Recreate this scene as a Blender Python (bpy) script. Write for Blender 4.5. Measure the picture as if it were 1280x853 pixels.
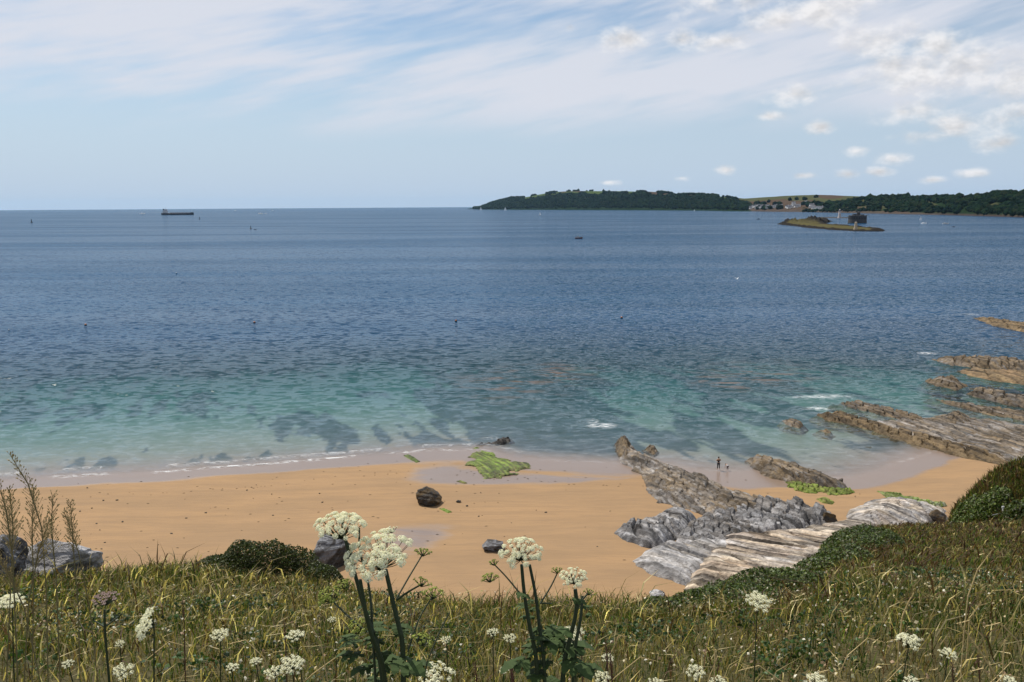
import bpy, bmesh, math, random
import numpy as np
from mathutils import Vector, Matrix, Euler

for o in list(bpy.data.objects): bpy.data.objects.remove(o)
S = bpy.context.scene
C = S.collection
R = math.radians
random.seed(4); RNG = np.random.default_rng(11)

# ------------------------------------------------------------------ camera
H = 33.0                     # eye height above the sea (m)
F = 1108.0                   # focal length in pixels of a 1280 wide picture
PITCH = math.atan(169.0 / F)
ROLL = 0.0064
cam = bpy.data.objects.new('camera', bpy.data.cameras.new('camera'))
C.objects.link(cam); S.camera = cam
fwd = Vector((0, math.cos(PITCH), -math.sin(PITCH)))
upv = Vector((0, math.sin(PITCH), math.cos(PITCH)))
rgt = Vector((1, 0, 0))
cr, sr = math.cos(ROLL), math.sin(ROLL)
r2 = rgt * cr - upv * sr; u2 = upv * cr + rgt * sr
m = Matrix((r2, u2, -fwd)).transposed().to_4x4(); m.translation = (0, 0, H)
cam.matrix_world = m
cam.data.sensor_width = 36; cam.data.lens = 36 * F / 1280
cam.data.clip_start = 0.1; cam.data.clip_end = 200000

# ------------------------------------------------------------------ light
SUN_EL, SUN_AZ = R(56), R(-42)        # azimuth from +Y, clockwise
CLOUD = 8.6
to_sun = Vector((math.sin(SUN_AZ) * math.cos(SUN_EL), math.cos(SUN_AZ) * math.cos(SUN_EL), math.sin(SUN_EL)))
sl = bpy.data.lights.new('sun', 'SUN'); sl.energy = 4.9; sl.angle = R(0.5); sl.color = (1, .95, .87)
so = bpy.data.objects.new('sun', sl); C.objects.link(so)
so.rotation_euler = (-to_sun).to_track_quat('-Z', 'Y').to_euler(); so.location = (0, 0, 120)
S.view_settings.view_transform = 'Standard'; S.view_settings.look = 'None'
S.view_settings.exposure = 0.0; S.view_settings.gamma = 1.0
S.view_settings.use_curve_mapping = False
S.render.resolution_x = 1024; S.render.resolution_y = 682
S.render.engine = 'CYCLES'
S.cycles.transparent_max_bounces = 12; S.cycles.max_bounces = 6
S.cycles.sample_clamp_direct = 1.3; S.cycles.sample_clamp_indirect = 5

class NT:
    """tiny node-graph helper"""
    def __init__(s, tree): s.t = tree; s.n = tree.nodes; s.l = tree.links
    def put(s, inp, v):
        if isinstance(v, bpy.types.NodeSocket): s.l.new(v, inp)
        elif v is not None:
            try: inp.default_value = v
            except Exception: inp.default_value = (*v, 1.0) if len(v) == 3 else v
    def node(s, typ, ins=None, out=0, **props):
        n = s.n.new(typ)
        for k, v in props.items(): setattr(n, k, v)
        for k, v in (ins or {}).items(): s.put(n.inputs[k], v)
        return n.outputs[out]
    def m(s, op, a, b=None, c=None, clamp=False):
        n = s.n.new('ShaderNodeMath'); n.operation = op; n.use_clamp = clamp
        for i, v in enumerate((a, b, c)):
            if v is not None: s.put(n.inputs[i], v)
        return n.outputs[0]
    def noise(s, vec, scale, detail=4, rough=.5, dist=0.0):
        return s.node('ShaderNodeTexNoise', {'Vector': vec, 'Scale': scale, 'Detail': detail, 'Roughness': rough, 'Distortion': dist})
    def smooth(s, x, a, b):
        n = s.n.new('ShaderNodeMapRange'); n.interpolation_type = 'SMOOTHSTEP'
        s.put(n.inputs[0], x); n.inputs[1].default_value = a; n.inputs[2].default_value = b
        return n.outputs[0]
    def mix(s, f, a, b, blend='MIX'):
        n = s.n.new('ShaderNodeMix'); n.data_type = 'RGBA'; n.blend_type = blend; n.clamp_factor = True
        s.put(n.inputs[0], f); s.put(n.inputs[6], a); s.put(n.inputs[7], b)
        return n.outputs[2]
    def comb(s, x, y, z):
        return s.node('ShaderNodeCombineXYZ', {0: x, 1: y, 2: z})
    def mapping(s, vec, scale=(1, 1, 1), rot=(0, 0, 0)):
        return s.node('ShaderNodeMapping', {'Vector': vec, 'Scale': scale, 'Rotation': rot})
    def attr(s, name, out='Color'):
        n = s.n.new('ShaderNodeAttribute'); n.attribute_name = name; return n.outputs[out]

# ------------------------------------------------------------------ sky
W = bpy.data.worlds.new('World'); S.world = W; W.use_nodes = True
W.node_tree.nodes.clear()
w = NT(W.node_tree)
sky = w.node('ShaderNodeTexSky', sky_type='NISHITA', sun_disc=False, sun_elevation=SUN_EL, sun_rotation=SUN_AZ,
             altitude=30, air_density=1.0, dust_density=0.35, ozone_density=1.6)
gen = w.node('ShaderNodeTexCoord', out='Generated')
sp = w.n.new('ShaderNodeSeparateXYZ'); w.l.new(gen, sp.inputs[0])
az = w.m('ARCTAN2', sp.outputs[0], sp.outputs[1])
el = w.m('ARCSINE', sp.outputs[2])
# thin high cloud: streaks that climb to the right, thicker with height
q = w.m('SUBTRACT', el, w.m('MULTIPLY', az, .22))
warp = w.noise(w.comb(w.m('MULTIPLY', az, 3.0), w.m('MULTIPLY', el, 7), 1.3), 1.0, 2)
c1 = w.noise(w.comb(w.m('MULTIPLY_ADD', warp, .7, w.m('MULTIPLY', az, 2.3)), w.m('MULTIPLY_ADD', warp, .8, w.m('MULTIPLY', q, 11)), 7.9), 1.0, 6, .57)
c2 = w.noise(w.comb(w.m('MULTIPLY', az, 6), w.m('MULTIPLY', q, 44), 2.2), 1.0, 3, .6)
c = w.m('ADD', w.m('MULTIPLY', c1, .66), w.m('MULTIPLY', c2, .34))
cir = w.smooth(c, .37, .585)
lo = w.m('SUBTRACT', el, w.m('MULTIPLY', warp, .07))
band = w.smooth(lo, .04, .085)
cir = w.m('MULTIPLY', w.m('MULTIPLY', cir, band), .93)
# heaps of cumulus over the hills on the right
BL = [(880, 14, 60, 26), (935, 10, 60, 24), (1010, 26, 75, 34), (1060, 12, 60, 24), (960, 38, 45, 20), (1095, 62, 62, 30), (1150, 66, 60, 26), (1130, 96, 70, 34), (1190, 96, 55, 34), (1105, 92, 40, 24), (1120, 145, 48, 16), (1190, 160, 52, 20), (1150, 174, 40, 10),
      (1262, 105, 46, 36), (1265, 146, 42, 20), (1238, 182, 36, 12), (1110, 200, 20, 8), (1063, 191, 20, 7), (1020, 163, 16, 8), (955, 150, 20, 7),
      (985, 124, 48, 14), (780, 62, 38, 16), (845, 62, 24, 12), (900, 63, 42, 12), (712, 48, 12, 9), (905, 214, 14, 7), (1094, 216, 16, 6), (1055, 219, 14, 6), (1000, 221, 18, 5), (1210, 218, 18, 6), (1160, 226, 16, 5), (850, 224, 15, 5), (760, 229, 16, 4), (1340, 70, 60, 36), (1380, 150, 60, 26), (1430, 200, 50, 14)]
mask = None
ae = w.comb(az, el, 0.0)
for (bx, by, rx, ry) in BL:
    ba = math.atan((bx - 640) / F * math.cos(.05)); be = (257.5 - .0064 * (bx - 640) - by) / F / math.hypot(1, (bx - 640) / F)
    kx, ky = F / rx / 1.25, F / ry / 1.25
    vm = w.node('ShaderNodeVectorMath', {0: ae, 1: (kx, ky, 0), 2: (-ba * kx, -be * ky, 0)}, operation='MULTIPLY_ADD')
    d = w.node('ShaderNodeVectorMath', {0: vm}, out='Value', operation='LENGTH')
    mask = d if mask is None else w.m('MINIMUM', mask, d)
mask = w.m('SUBTRACT', 1.0, mask)
n1 = w.noise(w.comb(w.m('MULTIPLY', az, 27), w.m('MULTIPLY', el, 42), 0.4), 1.0, 7, .58)
n1s = w.noise(w.comb(w.m('MULTIPLY_ADD', az, 27, -.15), w.m('MULTIPLY_ADD', el, 42, .34), 0.4), 1.0, 5, .58)
dens = w.m('ADD', w.m('MAXIMUM', mask, -.9), w.m('MULTIPLY', w.m('SUBTRACT', n1, .5), 2.2))
cum = w.m('MULTIPLY', w.smooth(dens, .12, 1.15), .88)
lit = w.m('MULTIPLY_ADD', w.m('SUBTRACT', n1, n1s), 1.35, .96)
lit = w.m('MAXIMUM', w.m('MINIMUM', w.m('SUBTRACT', lit, w.m('MULTIPLY', w.smooth(dens, .6, 1.4), .10)), 1.08), .66)
cumcol = w.mix(1.0, (CLOUD * 1.0, CLOUD * .98, CLOUD * .98, 1), w.comb(lit, lit, lit), 'MULTIPLY')
circol = (CLOUD * .83, CLOUD * .86, CLOUD * .95, 1)
haz = w.m('MULTIPLY', w.smooth(el, .24, -.01), .95)
skyc = w.mix(haz, sky, (CLOUD * .575, CLOUD * .715, CLOUD * .90, 1))
base = w.mix(cir, skyc, circol)
b1 = w.node('ShaderNodeBackground', {'Color': base, 'Strength': 0.1})
b2 = w.node('ShaderNodeBackground', {'Color': w.mix(cum, base, cumcol), 'Strength': 0.1})
reg = w.m('MULTIPLY', w.m('MULTIPLY', w.m('GREATER_THAN', el, .0), w.m('LESS_THAN', el, .30)), w.m('MULTIPLY', w.m('GREATER_THAN', az, -.1), w.m('LESS_THAN', az, .85)))
wo = w.n.new('ShaderNodeOutputWorld'); w.l.new(w.node('ShaderNodeMixShader', {0: reg, 1: b1, 2: b2}), wo.inputs[0])

# ------------------------------------------------------------------ helpers: picture point -> place in the world
def ray(px, py):
    return fwd + r2 * ((px - 640) / F) + u2 * ((426.5 - py) / F)
def G(px, py, z=0.0):                 # where the line of sight meets height z
    d = ray(px, py); t = (z - H) / d.z
    return Vector((d.x * t, d.y * t, z))
def A(px, py, dist):                  # a point on the line of sight, dist metres in front
    d = ray(px, py); t = dist / d.y
    return Vector((d.x * t, dist, H + d.z * t))

# ------------------------------------------------------------------ helpers: noise, meshes, things
def _h(ix, iy, seed):
    n = (ix.astype(np.int64) * 374761393 + iy.astype(np.int64) * 668265263 + seed * 1442695041) & 0x7fffffff
    n = ((n ^ (n >> 13)) * 1274126177) & 0x7fffffff
    return ((n ^ (n >> 16)) & 0xffffff) / float(0xffffff)
def vn(x, y, seed=0):
    x = np.asarray(x, float); y = np.asarray(y, float)
    ix = np.floor(x); iy = np.floor(y); fx = x - ix; fy = y - iy
    fx = fx * fx * (3 - 2 * fx); fy = fy * fy * (3 - 2 * fy)
    a = _h(ix, iy, seed); b = _h(ix + 1, iy, seed); c = _h(ix, iy + 1, seed); d = _h(ix + 1, iy + 1, seed)
    return (a + (b - a) * fx) * (1 - fy) + (c + (d - c) * fx) * fy
def fbm(x, y, seed=0, oct=4, gain=.5):
    s = 0; a = 1; t = 0
    for i in range(oct):
        s = s + a * vn(np.asarray(x) * 2 ** i + 17.3 * i, np.asarray(y) * 2 ** i - 9.1 * i, seed + i * 7); t += a; a *= gain
    return s / t - .5
def sstep(a, b, x):
    t = np.clip((x - a) / (b - a), 0, 1); return t * t * (3 - 2 * t)

def npmesh(name, V, quads=None, tris=None, cols=None, smooth=True, attrs=None):
    me = bpy.data.meshes.new(name)
    V = np.asarray(V, np.float32); me.vertices.add(len(V)); me.vertices.foreach_set('co', V.ravel())
    idx = []; st = []; k = 0
    for f, n in ((quads, 4), (tris, 3)):
        if f is not None and len(f):
            f = np.asarray(f, np.int32); idx.append(f.ravel()); st.append(np.arange(len(f)) * n + k); k += f.size
    idx = np.concatenate(idx); st = np.concatenate(st)
    me.loops.add(len(idx)); me.loops.foreach_set('vertex_index', idx)
    me.polygons.add(len(st)); me.polygons.foreach_set('loop_start', st.astype(np.int32))
    me.update(calc_edges=True)
    me.polygons.foreach_set('use_smooth', np.full(len(st), smooth, bool))
    if cols is not None:
        c4 = np.ones((len(V), 4), np.float32); c4[:, :3] = cols
        at = me.color_attributes.new('Col', 'FLOAT_COLOR', 'POINT'); at.data.foreach_set('color', c4.ravel())
    for k2, a in (attrs or {}).items():
        at = me.attributes.new(k2, 'FLOAT', 'POINT'); at.data.foreach_set('value', np.asarray(a, np.float32).ravel())
    me.validate()
    return me
def obj(name, me, mat=None, parent=None, loc=None):
    o = bpy.data.objects.new(name, me); C.objects.link(o)
    if mat is not None and me is not None and not me.materials: me.materials.append(mat)
    if parent: o.parent = parent
    if loc is not None: o.location = loc
    return o
def tag(o, label, cat, group=None, kind=None):
    o['label'] = label; o['category'] = cat
    if group: o['group'] = group
    if kind: o['kind'] = kind
    return o
def thing(name, label, cat, loc=(0, 0, 0), rz=0, group=None):
    o = bpy.data.objects.new(name, None); C.objects.link(o); o.empty_display_size = .1
    o.location = loc; o.rotation_euler = (0, 0, rz)
    return tag(o, label, cat, group)
def struct(name, me, mat):
    o = obj(name, me, mat); o['kind'] = 'structure'; return o
class MB:
    """collects boxes, tubes and sheets into one mesh"""
    def __init__(s): s.v = []; s.f = []
    def box(s, c, size, rz=0, taper=1.0):
        k = len(s.v); cx, cy, cz = c; x, y, z = [a / 2 for a in size]; ca, sa = math.cos(rz), math.sin(rz)
        for zz, t in ((-z, 1), (z, taper)):
            for xx, yy in ((-x, -y), (x, -y), (x, y), (-x, y)):
                s.v.append((cx + (xx * ca - yy * sa) * t, cy + (xx * sa + yy * ca) * t, cz + zz))
        s.f += [(k, k + 3, k + 2, k + 1), (k + 4, k + 5, k + 6, k + 7)] + [(k + i, k + (i + 1) % 4, k + 4 + (i + 1) % 4, k + 4 + i) for i in range(4)]
        return s
    def tube(s, pts, rad, n=6):
        pts = [Vector(p) for p in pts]; k0 = len(s.v)
        for i, p in enumerate(pts):
            t = (pts[min(i + 1, len(pts) - 1)] - pts[max(i - 1, 0)]).normalized()
            a = t.cross(Vector((0.31, .2, 1)) if abs(t.z) < .9 else Vector((1, .1, 0))).normalized(); b = t.cross(a)
            r = rad[i] if isinstance(rad, (list, tuple)) else rad
            for j in range(n):
                an = 2 * math.pi * j / n; s.v.append(tuple(p + a * math.cos(an) * r + b * math.sin(an) * r))
        for i in range(len(pts) - 1):
            for j in range(n):
                q = k0 + i * n
                s.f.append((q + j, q + (j + 1) % n, q + n + (j + 1) % n, q + n + j))
        s.f.append(tuple(k0 + j for j in reversed(range(n)))); s.f.append(tuple(k0 + (len(pts) - 1) * n + j for j in range(n)))
        return s
    def lathe(s, c, prof, n=16, sx=1, sy=1):
        k0 = len(s.v)
        for r, z in prof:
            for j in range(n):
                an = 2 * math.pi * j / n; s.v.append((c[0] + r * sx * math.cos(an), c[1] + r * sy * math.sin(an), c[2] + z))
        for i in range(len(prof) - 1):
            for j in range(n):
                q = k0 + i * n; s.f.append((q + j, q + (j + 1) % n, q + n + (j + 1) % n, q + n + j))
        s.f.append(tuple(k0 + j for j in reversed(range(n)))); s.f.append(tuple(k0 + (len(prof) - 1) * n + j for j in range(n)))
        return s
    def poly(s, pts):
        k = len(s.v); s.v += [tuple(p) for p in pts]; s.f.append(tuple(range(k, k + len(pts)))); return s
    def mesh(s, name, smooth=False):
        me = bpy.data.meshes.new(name); me.from_pydata(s.v, [], s.f); me.update()
        if smooth: me.polygons.foreach_set('use_smooth', [True] * len(me.polygons))
        return me
    def build(s, name, mat, parent=None, smooth=False, loc=None):
        return obj(name, s.mesh(name, smooth), mat, parent, loc)

# ------------------------------------------------------------------ materials
MATS = {}
def mat(name, fn):
    if name in MATS: return MATS[name]
    mt = bpy.data.materials.new(name); mt.use_nodes = True; t = NT(mt.node_tree); t.n.clear()
    out = t.n.new('ShaderNodeOutputMaterial'); t.l.new(fn(t), out.inputs[0])
    MATS[name] = mt; return mt
def pbr(t, col, rough=.7, bump=None, bs=.3, bd=.05, spec=.4, **kw):
    ins = {'Base Color': col, 'Roughness': rough, 'Specular IOR Level': spec}
    if bump is not None:
        ins['Normal'] = t.node('ShaderNodeBump', {'Height': bump, 'Strength': bs, 'Distance': bd})
    ins.update(kw)
    return t.node('ShaderNodeBsdfPrincipled', ins)
def pos(t): return t.node('ShaderNodeNewGeometry', out='Position')
def plain(name, col, rough=.6, var=.25, scale=3.0, metal=0.0):
    def fn(t):
        n = t.noise(t.node('ShaderNodeTexCoord', out='Object'), scale, 5, .6)
        c = t.mix(n, tuple(a * (1 - var) for a in col) + (1,), tuple(min(1, a * (1 + var)) for a in col) + (1,))
        return pbr(t, c, rough, n, .15, .02, Metallic=metal)
    return mat(name, fn)

def m_rock(t):
    p = pos(t); a = t.attr('Col')
    n = t.noise(p, 1.6, 7, .65); f = t.noise(p, 7, 5, .7)
    c = t.mix(t.smooth(n, .3, .7), t.mix(1.0, a, (.62, .6, .58, 1), 'MULTIPLY'), t.mix(1.0, a, (1.3, 1.3, 1.3, 1), 'MULTIPLY'))
    c = t.mix(t.smooth(f, .60, .72), c, t.mix(.5, a, (.10, .085, .06, 1)))
    return pbr(t, c, t.m('MULTIPLY_ADD', n, .35, .42), t.m('ADD', n, t.m('MULTIPLY', f, .5)), .9, .22, .18)
ROCK = mat('slate_rock', m_rock)
def m_sand(t):
    p = pos(t)
    wet = t.attr('wet', 'Fac'); weed = t.attr('weed', 'Fac')
    big = t.noise(t.mapping(p, (.05, .16, .1)), 1.0, 5, .55, .6)
    fine = t.noise(t.mapping(p, (.5, 2.4, 1)), 1.0, 5, .65)
    grit = t.noise(p, 9, 3, .7)
    dry = t.mix(t.smooth(big, .32, .68), (.325, .203, .102, 1), (.28, .180, .095, 1))
    dry = t.mix(t.m('MULTIPLY', t.smooth(t.noise(t.mapping(p, (.09, .75, .1), (0, 0, -.06)), 1.0, 4, .6, .5), .40, .66), .42), dry, (.23, .15, .082, 1))
    dry = t.mix(t.m('MULTIPLY', t.smooth(fine, .42, .72), .5), dry, (.24, .155, .088, 1))
    dry = t.mix(t.m('MULTIPLY', t.smooth(grit, .66, .76), .5), dry, (.2, .13, .07, 1))
    wn = t.m('ADD', wet, t.m('MULTIPLY', t.m('SUBTRACT', t.noise(t.mapping(p, (.11, .22, .1)), 1.0, 4, .6, .8), .5), .55))
    wn = t.m('MULTIPLY', t.smooth(wn, .33, .56), 1)
    wc = t.mix(big, (.21, .145, .10, 1), (.185, .135, .105, 1))
    c = t.mix(wn, dry, wc)
    wd = t.mix(t.noise(p, .5, 4), (.008, .014, .012, 1), (.026, .034, .016, 1))
    c = t.mix(t.attr('sub', 'Fac'), c, t.mix(big, (.20, .178, .125, 1), (.17, .15, .105, 1)))
    c = t.mix(weed, c, wd)
    rough = t.m('MULTIPLY_ADD', wn, -.62, .9)
    bump = t.m('ADD', t.m('MULTIPLY', fine, .6), t.m('MULTIPLY', grit, .25))
    bst = t.m('MULTIPLY_ADD', wn, -.42, .5)
    nrm = t.node('ShaderNodeBump', {'Height': bump, 'Strength': bst, 'Distance': .12})
    return t.node('ShaderNodeBsdfPrincipled', {'Base Color': c, 'Roughness': rough, 'Normal': nrm, 'Specular IOR Level': t.m('MULTIPLY_ADD', wn, .5, .15)})
SAND = mat('beach_sand', m_sand)
def m_sea(t):
    p = pos(t); dep = t.attr('depth', 'Fac')
    # wind lanes change how rough the water is
    lane = t.noise(t.mapping(p, (.0013, .0085, 0)), 1.0, 5, .55, .4)
    lane2 = t.noise(t.mapping(p, (.006, .03, 0)), 1.0, 4, .55, .4)
    # chop: every facet of the water has its own slope
    def slope(scale, det, rot, dist=.35):
        n = t.n.new('ShaderNodeTexNoise'); n.inputs['Scale'].default_value = 1.0; n.inputs['Detail'].default_value = det; n.inputs['Roughness'].default_value = .6; n.inputs['Distortion'].default_value = dist
        t.put(n.inputs['Vector'], t.mapping(p, scale, (0, 0, rot)))
        return t.node('ShaderNodeVectorMath', {0: n.outputs['Color'], 1: (.5, .5, .5)}, operation='SUBTRACT')
    s1 = slope((.48, .70, 0), 2, .12); s2 = slope((.11, .22, 0), 2, -.1)
    sl_ = t.node('ShaderNodeVectorMath', {0: t.node('ShaderNodeVectorMath', {0: s1, 1: (1.25, 1.8, 0)}, operation='MULTIPLY'), 1: t.node('ShaderNodeVectorMath', {0: s2, 1: (.35, .5, 0)}, operation='MULTIPLY')}, operation='ADD')
    shal = t.smooth(dep, 0.0, 2.0)
    st = t.m('MULTIPLY', t.m('MULTIPLY_ADD', shal, .55, .35), t.m('MULTIPLY_ADD', t.smooth(lane, .36, .62), .35, .70))
    sl_ = t.node('ShaderNodeVectorMath', {0: sl_, 'Scale': st}, operation='SCALE')
    nrm = t.node('ShaderNodeVectorMath', {0: t.node('ShaderNodeVectorMath', {0: sl_, 1: (0, -.035, 1)}, operation='ADD')}, operation='NORMALIZE')
    fr = t.node('ShaderNodeFresnel', {'IOR': 1.33, 'Normal': nrm})
    fr = t.m('MINIMUM', t.m('MULTIPLY', fr, .74), t.m('MULTIPLY_ADD', t.smooth(lane, .40, .62), -.10, .39))
    gl = t.node('ShaderNodeBsdfGlossy', {'Color': (1, 1, 1, 1), 'Roughness': .08, 'Normal': nrm})
    # light is swallowed with depth, red first
    def ex(k): return t.m('EXPONENT', t.m('MULTIPLY', dep, -k))
    tint = t.comb(ex(.40), ex(.115), ex(.105))
    tr = t.node('ShaderNodeBsdfTransparent', {'Color': tint})
    bodyc = t.mix(t.smooth(dep, .6, 6.0), (.006, .062, .066, 1), (.002, .042, .098, 1))
    bodyc = t.mix(t.m('MULTIPLY', t.smooth(lane2, .4, .7), .5), bodyc, (.003, .058, .135, 1))
    # troughs and crests of the chop carry different amounts of scattered light
    body = t.node('ShaderNodeBsdfDiffuse', {'Color': bodyc, 'Normal': nrm})
    fac = t.m('SUBTRACT', 1.0, t.m('EXPONENT', t.m('MULTIPLY', t.m('MULTIPLY', dep, dep), -.045)))
    sh = t.node('ShaderNodeMixShader', {0: fac, 1: tr, 2: body})
    sh = t.node('ShaderNodeMixShader', {0: t.m('MULTIPLY', fr, t.smooth(dep, -.01, .1)), 1: sh, 2: gl})
    kn = t.noise(t.mapping(p, (.16, .5, 0)), 1.0, 5, .6, .6)
    kelp = t.m('MULTIPLY', t.attr('kelp', 'Fac'), t.smooth(kn, .50, .60))
    sh = t.node('ShaderNodeMixShader', {0: t.m('MULTIPLY', kelp, .55), 1: sh, 2: t.node('ShaderNodeBsdfDiffuse', {'Color': (.20, .125, .085, 1)})})
    fm = t.attr('foam', 'Fac')
    fn_ = t.noise(t.mapping(p, (.7, 1.6, 0)), 1.0, 6, .7, 1.0)
    foam = t.m('MULTIPLY', fm, t.smooth(fn_, .46, .60))
    fo = t.node('ShaderNodeBsdfDiffuse', {'Color': (.82, .83, .82, 1)})
    return t.node('ShaderNodeMixShader', {0: foam, 1: sh, 2: fo})
SEA = mat('sea_water', m_sea)
def m_leafcol(t, tl=.35, rough=.6):
    a = t.attr('Col')
    d = pbr(t, a, rough, spec=.25)
    tr = t.node('ShaderNodeBsdfTranslucent', {'Color': t.mix(1.0, a, (1.15, 1.2, .6, 1), 'MULTIPLY')})
    return t.node('ShaderNodeMixShader', {0: tl, 1: d, 2: tr})
BLADE = mat('grass_blade', lambda t: m_leafcol(t, .45))
LEAF = mat('bush_leaf', lambda t: m_leafcol(t, .25, .45))
def m_soil(t):
    p = pos(t); n = t.noise(p, .8, 6, .65); f = t.noise(p, 9, 4, .7)
    c = t.mix(n, (.045, .05, .018, 1), (.10, .075, .035, 1)); c = t.mix(t.smooth(f, .5, .7), c, (.13, .11, .05, 1))
    return pbr(t, c, .95, f, .8, .1, .1)
SOIL = mat('turf_soil', m_soil)
def vcol(name, rough=.85, sc=.05):
    def fn(t):
        p = pos(t); a = t.attr('Col'); n = t.noise(p, sc, 6, .65)
        return pbr(t, t.mix(1.0, a, t.mix(n, (.6, .6, .6, 1), (1.4, 1.4, 1.4, 1)), 'MULTIPLY'), rough, n, .5, 2.0, 0.0)
    return mat(name, fn)
LEAF0 = mat('dry_weed', lambda t: pbr(t, t.attr('Col'), .9, spec=.1))
STEM = plain('plant_stem', (.022, .034, .010), .6, .35, 30)
def m_floret(t):
    n = t.noise(t.node('ShaderNodeTexCoord', out='Object'), 40, 3)
    c = t.mix(n, (.84, .82, .56, 1), (.92, .91, .74, 1))
    d = t.node('ShaderNodeBsdfDiffuse', {'Color': c}); tr = t.node('ShaderNodeBsdfTranslucent', {'Color': c})
    return t.node('ShaderNodeMixShader', {0: .4, 1: d, 2: tr})
FLORET = mat('white_floret', m_floret)
GREENFLORET = plain('green_bud', (.30, .34, .06), .7, .3, 60)
PINKFLORET = plain('faded_pink_floret', (.42, .30, .25), .7, .25, 60)
STRAW = plain('dry_straw', (.50, .38, .17), .7, .3, 20)
STALK = plain('grass_stalk', (.13, .105, .04), .7, .3, 20)
SEED = plain('grass_seed', (.24, .18, .07), .7, .35, 40)

# ------------------------------------------------------------------ beach and sea bed
SHORE = [(-700, 648), (-300, 622), (0, 602), (60, 598), (200, 591), (330, 582), (450, 572), (540, 564), (600, 564), (640, 574), (700, 577), (770, 580),
         (830, 582), (890, 590), (940, 590), (990, 594), (1030, 601), (1070, 597), (1110, 585), (1150, 570), (1190, 560), (1260, 566), (1400, 585), (1900, 640)]
SW = np.array([G(*p)[:2] for p in SHORE])
LAND = np.vstack([SW, [[160, -80], [-160, -80]]])
def segdist(x, y, P, closed=False):
    d = np.full(np.shape(x), 1e9); n = len(P)
    for i in range(n if closed else n - 1):
        a = P[i]; b = P[(i + 1) % n]; ab = b - a; L = ab @ ab
        t = np.clip(((x - a[0]) * ab[0] + (y - a[1]) * ab[1]) / L, 0, 1)
        d = np.minimum(d, np.hypot(x - a[0] - t * ab[0], y - a[1] - t * ab[1]))
    return d
def inside(x, y, P):
    r = np.zeros(np.shape(x), bool); j = len(P) - 1
    for i in range(len(P)):
        xi, yi = P[i]; xj, yj = P[j]
        if yi != yj: r ^= ((yi > y) != (yj > y)) & (x < (xj - xi) * (y - yi) / (yj - yi) + xi)
        j = i
    return r
def shore_s(x, y):
    d = segdist(x, y, SW); return np.where(inside(x, y, LAND), d, -d)
def bedz(x, y, s=None):
    s = shore_s(x, y) if s is None else s
    wob = fbm(x / 6, y / 6, 3, 3) * .16 + fbm(x / 22, y / 9, 5, 3) * .22
    z = np.where(s > 0, .035 * np.minimum(s, 70), np.where(s > -60, .042 * s, -2.52 + .05 * (s + 60)))
    return z + wob * sstep(-1, 12, np.abs(s)) + fbm(x / 3.5, y / 3.5, 9, 2) * .045
def polar(azs, rs):
    a, r = np.meshgrid(azs, rs); return (r * np.sin(a)).ravel(), (r * np.cos(a)).ravel()
def gridq(nr, na):
    i = np.arange(nr - 1)[:, None] * na + np.arange(na - 1)[None, :]; i = i.ravel()
    return np.stack([i, i + 1, i + na + 1, i + na], 1)
AZ = np.concatenate([np.linspace(R(-80), R(-35.2), 40), np.linspace(R(-35), R(35), 400), np.linspace(R(35.2), R(80), 40)])
RB = np.concatenate([np.linspace(20, 66, 12), np.geomspace(67, 480, 400)])
bx, by = polar(AZ, RB)
s_ = shore_s(bx, by); bz = bedz(bx, by, s_)
strike = (G(1280, 580) - G(1040, 500)).xy.normalized()
def strk(x, y): return x * strike.x + y * strike.y, -x * strike.y + y * strike.x
wu, wv = strk(bx, by)
weed = fbm(wu / 24, wv / 6, 21, 5, .6) + .75 * fbm(wu / 12, wv / 2.0, 23, 4, .6)
def blobw(px, py, rx, ry, amt):           # a weed bed or clear sandy patch round a place on the sea floor
    c = G(px, py); dx = (G(px + rx, py) - c).x; dy = (G(px, py - ry) - c).y
    return amt * np.exp(-(((bx - c.x) / dx) ** 2 + ((by - c.y) / dy) ** 2))
for b in [(690, 510, 75, 50, .55), (620, 470, 90, 28, .35), (700, 475, 80, 20, .3), (765, 552, 28, 26, .4), (640, 552, 32, 9, .45), (880, 520, 70, 25, .25), (950, 470, 110, 18, .35), (1000, 520, 60, 20, .3), (1110, 555, 40, 10, .35), (930, 560, 40, 9, .2), (1250, 520, 60, 20, .3),
          (435, 550, 30, 20, .17), (415, 525, 60, 16, .16), (500, 535, 40, 20, .14), (360, 512, 60, 12, .14), (840, 545, 34, 18, .3), (230, 495, 120, 9, .12), (200, 420, 200, 12, .22), (700, 425, 200, 14, .2), (1150, 425, 150, 10, .3),
          (420, 460, 90, 28, -.45), (800, 490, 60, 40, -.42), (720, 545, 25, 22, -.3), (130, 545, 170, 24, -.25), (300, 552, 80, 16, -.15), (120, 470, 150, 25, -.15), (1130, 457, 60, 11, -.5), (960, 540, 60, 14, -.22), (1050, 575, 60, 14, -.2), (560, 530, 60, 22, -.08)]:
    weed = weed + blobw(*b)
weed = weed + .45 * sstep(-75, -120, s_)
weed = sstep(.03, .075, weed) * sstep(-1.5, -7, s_)
wet = sstep(7.5, 0.2, s_) * (1 + .15 * fbm(bx / 8, by / 4, 91, 3)) + .5 * np.exp(-(((bx - G(515, 690).x) / 6) ** 2 + ((by - G(515, 690).y) / 7) ** 2)) + .3 * np.exp(-(((bx - G(590, 655).x) / 5) ** 2 + ((by - G(590, 655).y) / 4) ** 2))
wet = wet + .55 * np.exp(-(((bx - G(700, 602).x) / 12) ** 2 + ((by - G(700, 602).y) / 3) ** 2)) + .6 * np.exp(-(((bx - G(560, 595).x) / 8) ** 2 + ((by - G(560, 595).y) / 6) ** 2)) + .55 * np.exp(-(((bx - G(930, 608).x) / 6) ** 2 + ((by - G(930, 608).y) / 4) ** 2))
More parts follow.
